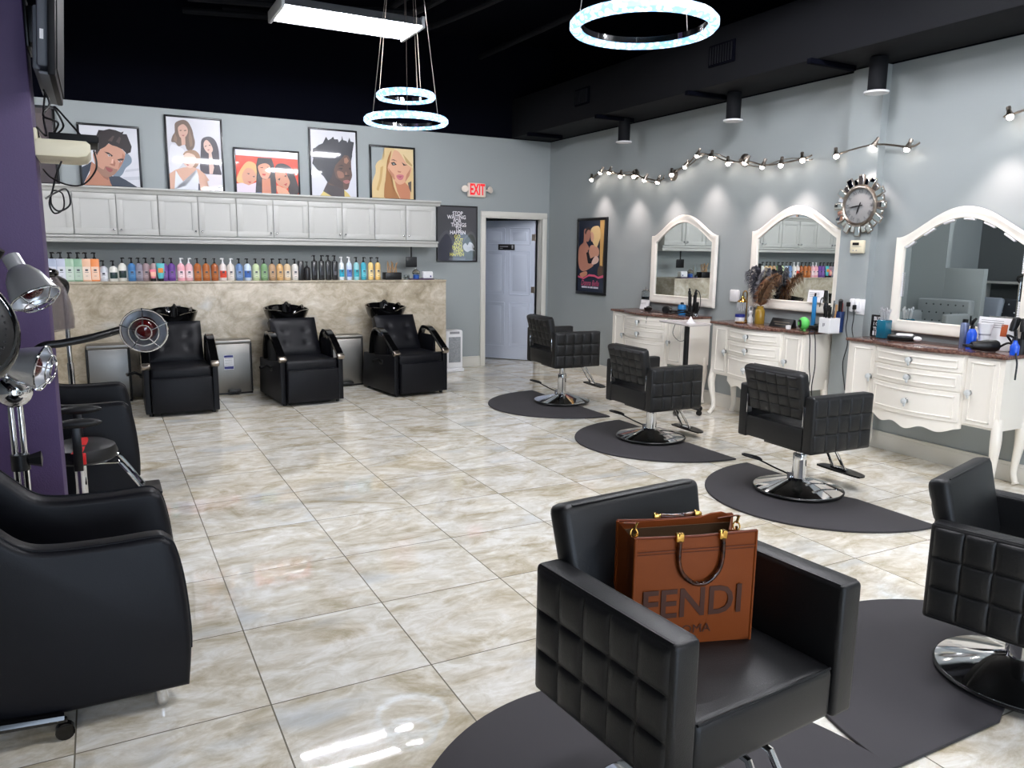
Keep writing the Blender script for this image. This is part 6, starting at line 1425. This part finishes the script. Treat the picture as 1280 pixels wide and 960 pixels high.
# ------------------------------------------------------------------ waiting corner, seen in the nearest mirror
def sofa(loc, rz, w, m, label):
    t = thing('tufted_sofa', label, 'sofa', loc, rz)
    b = B(); b.box((0, 0.10, 0.56), (w, 0.16, 0.56), 0.04, 3); bk = obj('backrest', b, m, t)
    b = B()
    for j in range(3):
        for i in range(6): b.sphere((-w / 2 + 0.12 + (w - 0.24) * (i + (0.5 if j % 2 else 0)) / 5.5, 0.018, 0.44 + 0.15 * j), 0.016, 8)
    obj('buttons', b, M_sofad if m is M_sofa else M_alu, bk)
    b = B(); b.box((0, -0.28, 0.32), (w - 0.24, 0.62, 0.22), 0.04, 3); obj('seat', b, m, t)
    for s_ in (-1, 1):
        b = B(); b.box((s_ * (w / 2 - 0.06), -0.22, 0.38), (0.12, 0.74, 0.46), 0.04, 3); obj('arm', b, m, t)
        for yy in (-0.5, 0.1):
            b = B(); b.cyl((s_ * (w / 2 - 0.08), yy, 0.0), (s_ * (w / 2 - 0.08), yy, 0.2), 0.016, 10); obj('leg', b, M_chrome, t)
    return t
sofa((-2.2, 8.95, 0), RAD(90), 1.02, M_sofa, 'light grey tufted sofa reflected in the nearest mirror')
sofa((-3.55, 8.25, 0), RAD(90), 1.5, M_sofad, 'charcoal tufted sofa reflected behind the light grey one')
b = B(); b.box((0, 0, 0), (0.14, 0.42, 0.42), 0.06, 3, (0, RAD(-14), 0)); o = obj('throw_pillow', b, mat('satin_grey', (150, 158, 170), 0.3), loc=(-3.32, 8.72, 0.66)); tag(o, 'silver grey throw pillow on the charcoal sofa in the mirror', 'pillow')
t = thing('console_table', 'white console shelf reflected behind the sofas', 'console', (-4.3, 8.9, 0), RAD(90))
b = B()
for z in (0.3, 0.78, 1.12): b.box((0, 0, z), (1.2, 0.34, 0.04), 0.005)
obj('shelves', b, M_cab, t)
for s_ in (-1, 1):
    b = B(); b.box((s_ * 0.57, 0, 0.56), (0.05, 0.34, 1.12), 0.005); obj('side_panel', b, M_cab, t)

# ------------------------------------------------------------------ daylight through the shopfront, camera, exposure
l = bpy.data.lights.new('shopfront_daylight', 'AREA'); l.shape = 'RECTANGLE'; l.size = 3.6; l.size_y = 2.1; l.energy = 190; l.color = (0.66, 0.80, 1.0)
o = bpy.data.objects.new('shopfront_daylight', l); COL.objects.link(o); o.location = (0.9, -5.98, 1.5); o.rotation_euler = (RAD(90), 0, 0)
w = bpy.data.worlds.new('World'); SC.world = w; w.use_nodes = True
w.node_tree.nodes['Background'].inputs[0].default_value = (0.62, 0.76, 1.0, 1); w.node_tree.nodes['Background'].inputs[1].default_value = 0.6

cam = bpy.data.cameras.new('camera'); co = bpy.data.objects.new('camera', cam); COL.objects.link(co)
f, pitch, yaw, roll = 969.38, 0.1693782, 0.48667904, 0.01302338
fw = V((sin(yaw) * cos(pitch), cos(yaw) * cos(pitch), -sin(pitch))); rt = V((cos(yaw), -sin(yaw), 0)); up = rt.cross(fw)
r2 = rt * cos(roll) + up * sin(roll); u2 = up * cos(roll) - rt * sin(roll)
M4 = Matrix(((r2.x, u2.x, -fw.x, 0), (r2.y, u2.y, -fw.y, 0), (r2.z, u2.z, -fw.z, 1.6), (0, 0, 0, 1)))
co.matrix_world = M4; cam.sensor_width = 36; cam.lens = 36 * f / 1280; cam.clip_start = 0.05; cam.clip_end = 60
SC.camera = co
SC.view_settings.view_transform = 'Standard'; SC.view_settings.look = 'None'; SC.view_settings.gamma = 1.0; SC.view_settings.exposure = 0.22
SC.view_settings.use_curve_mapping = False
SC.cycles.use_denoising = True
SC.cycles.max_bounces = 10; SC.cycles.diffuse_bounces = 4; SC.cycles.glossy_bounces = 5; SC.cycles.transmission_bounces = 8
SC.cycles.sample_clamp_indirect = 6.0; SC.cycles.caustics_reflective = False; SC.cycles.caustics_refractive = False
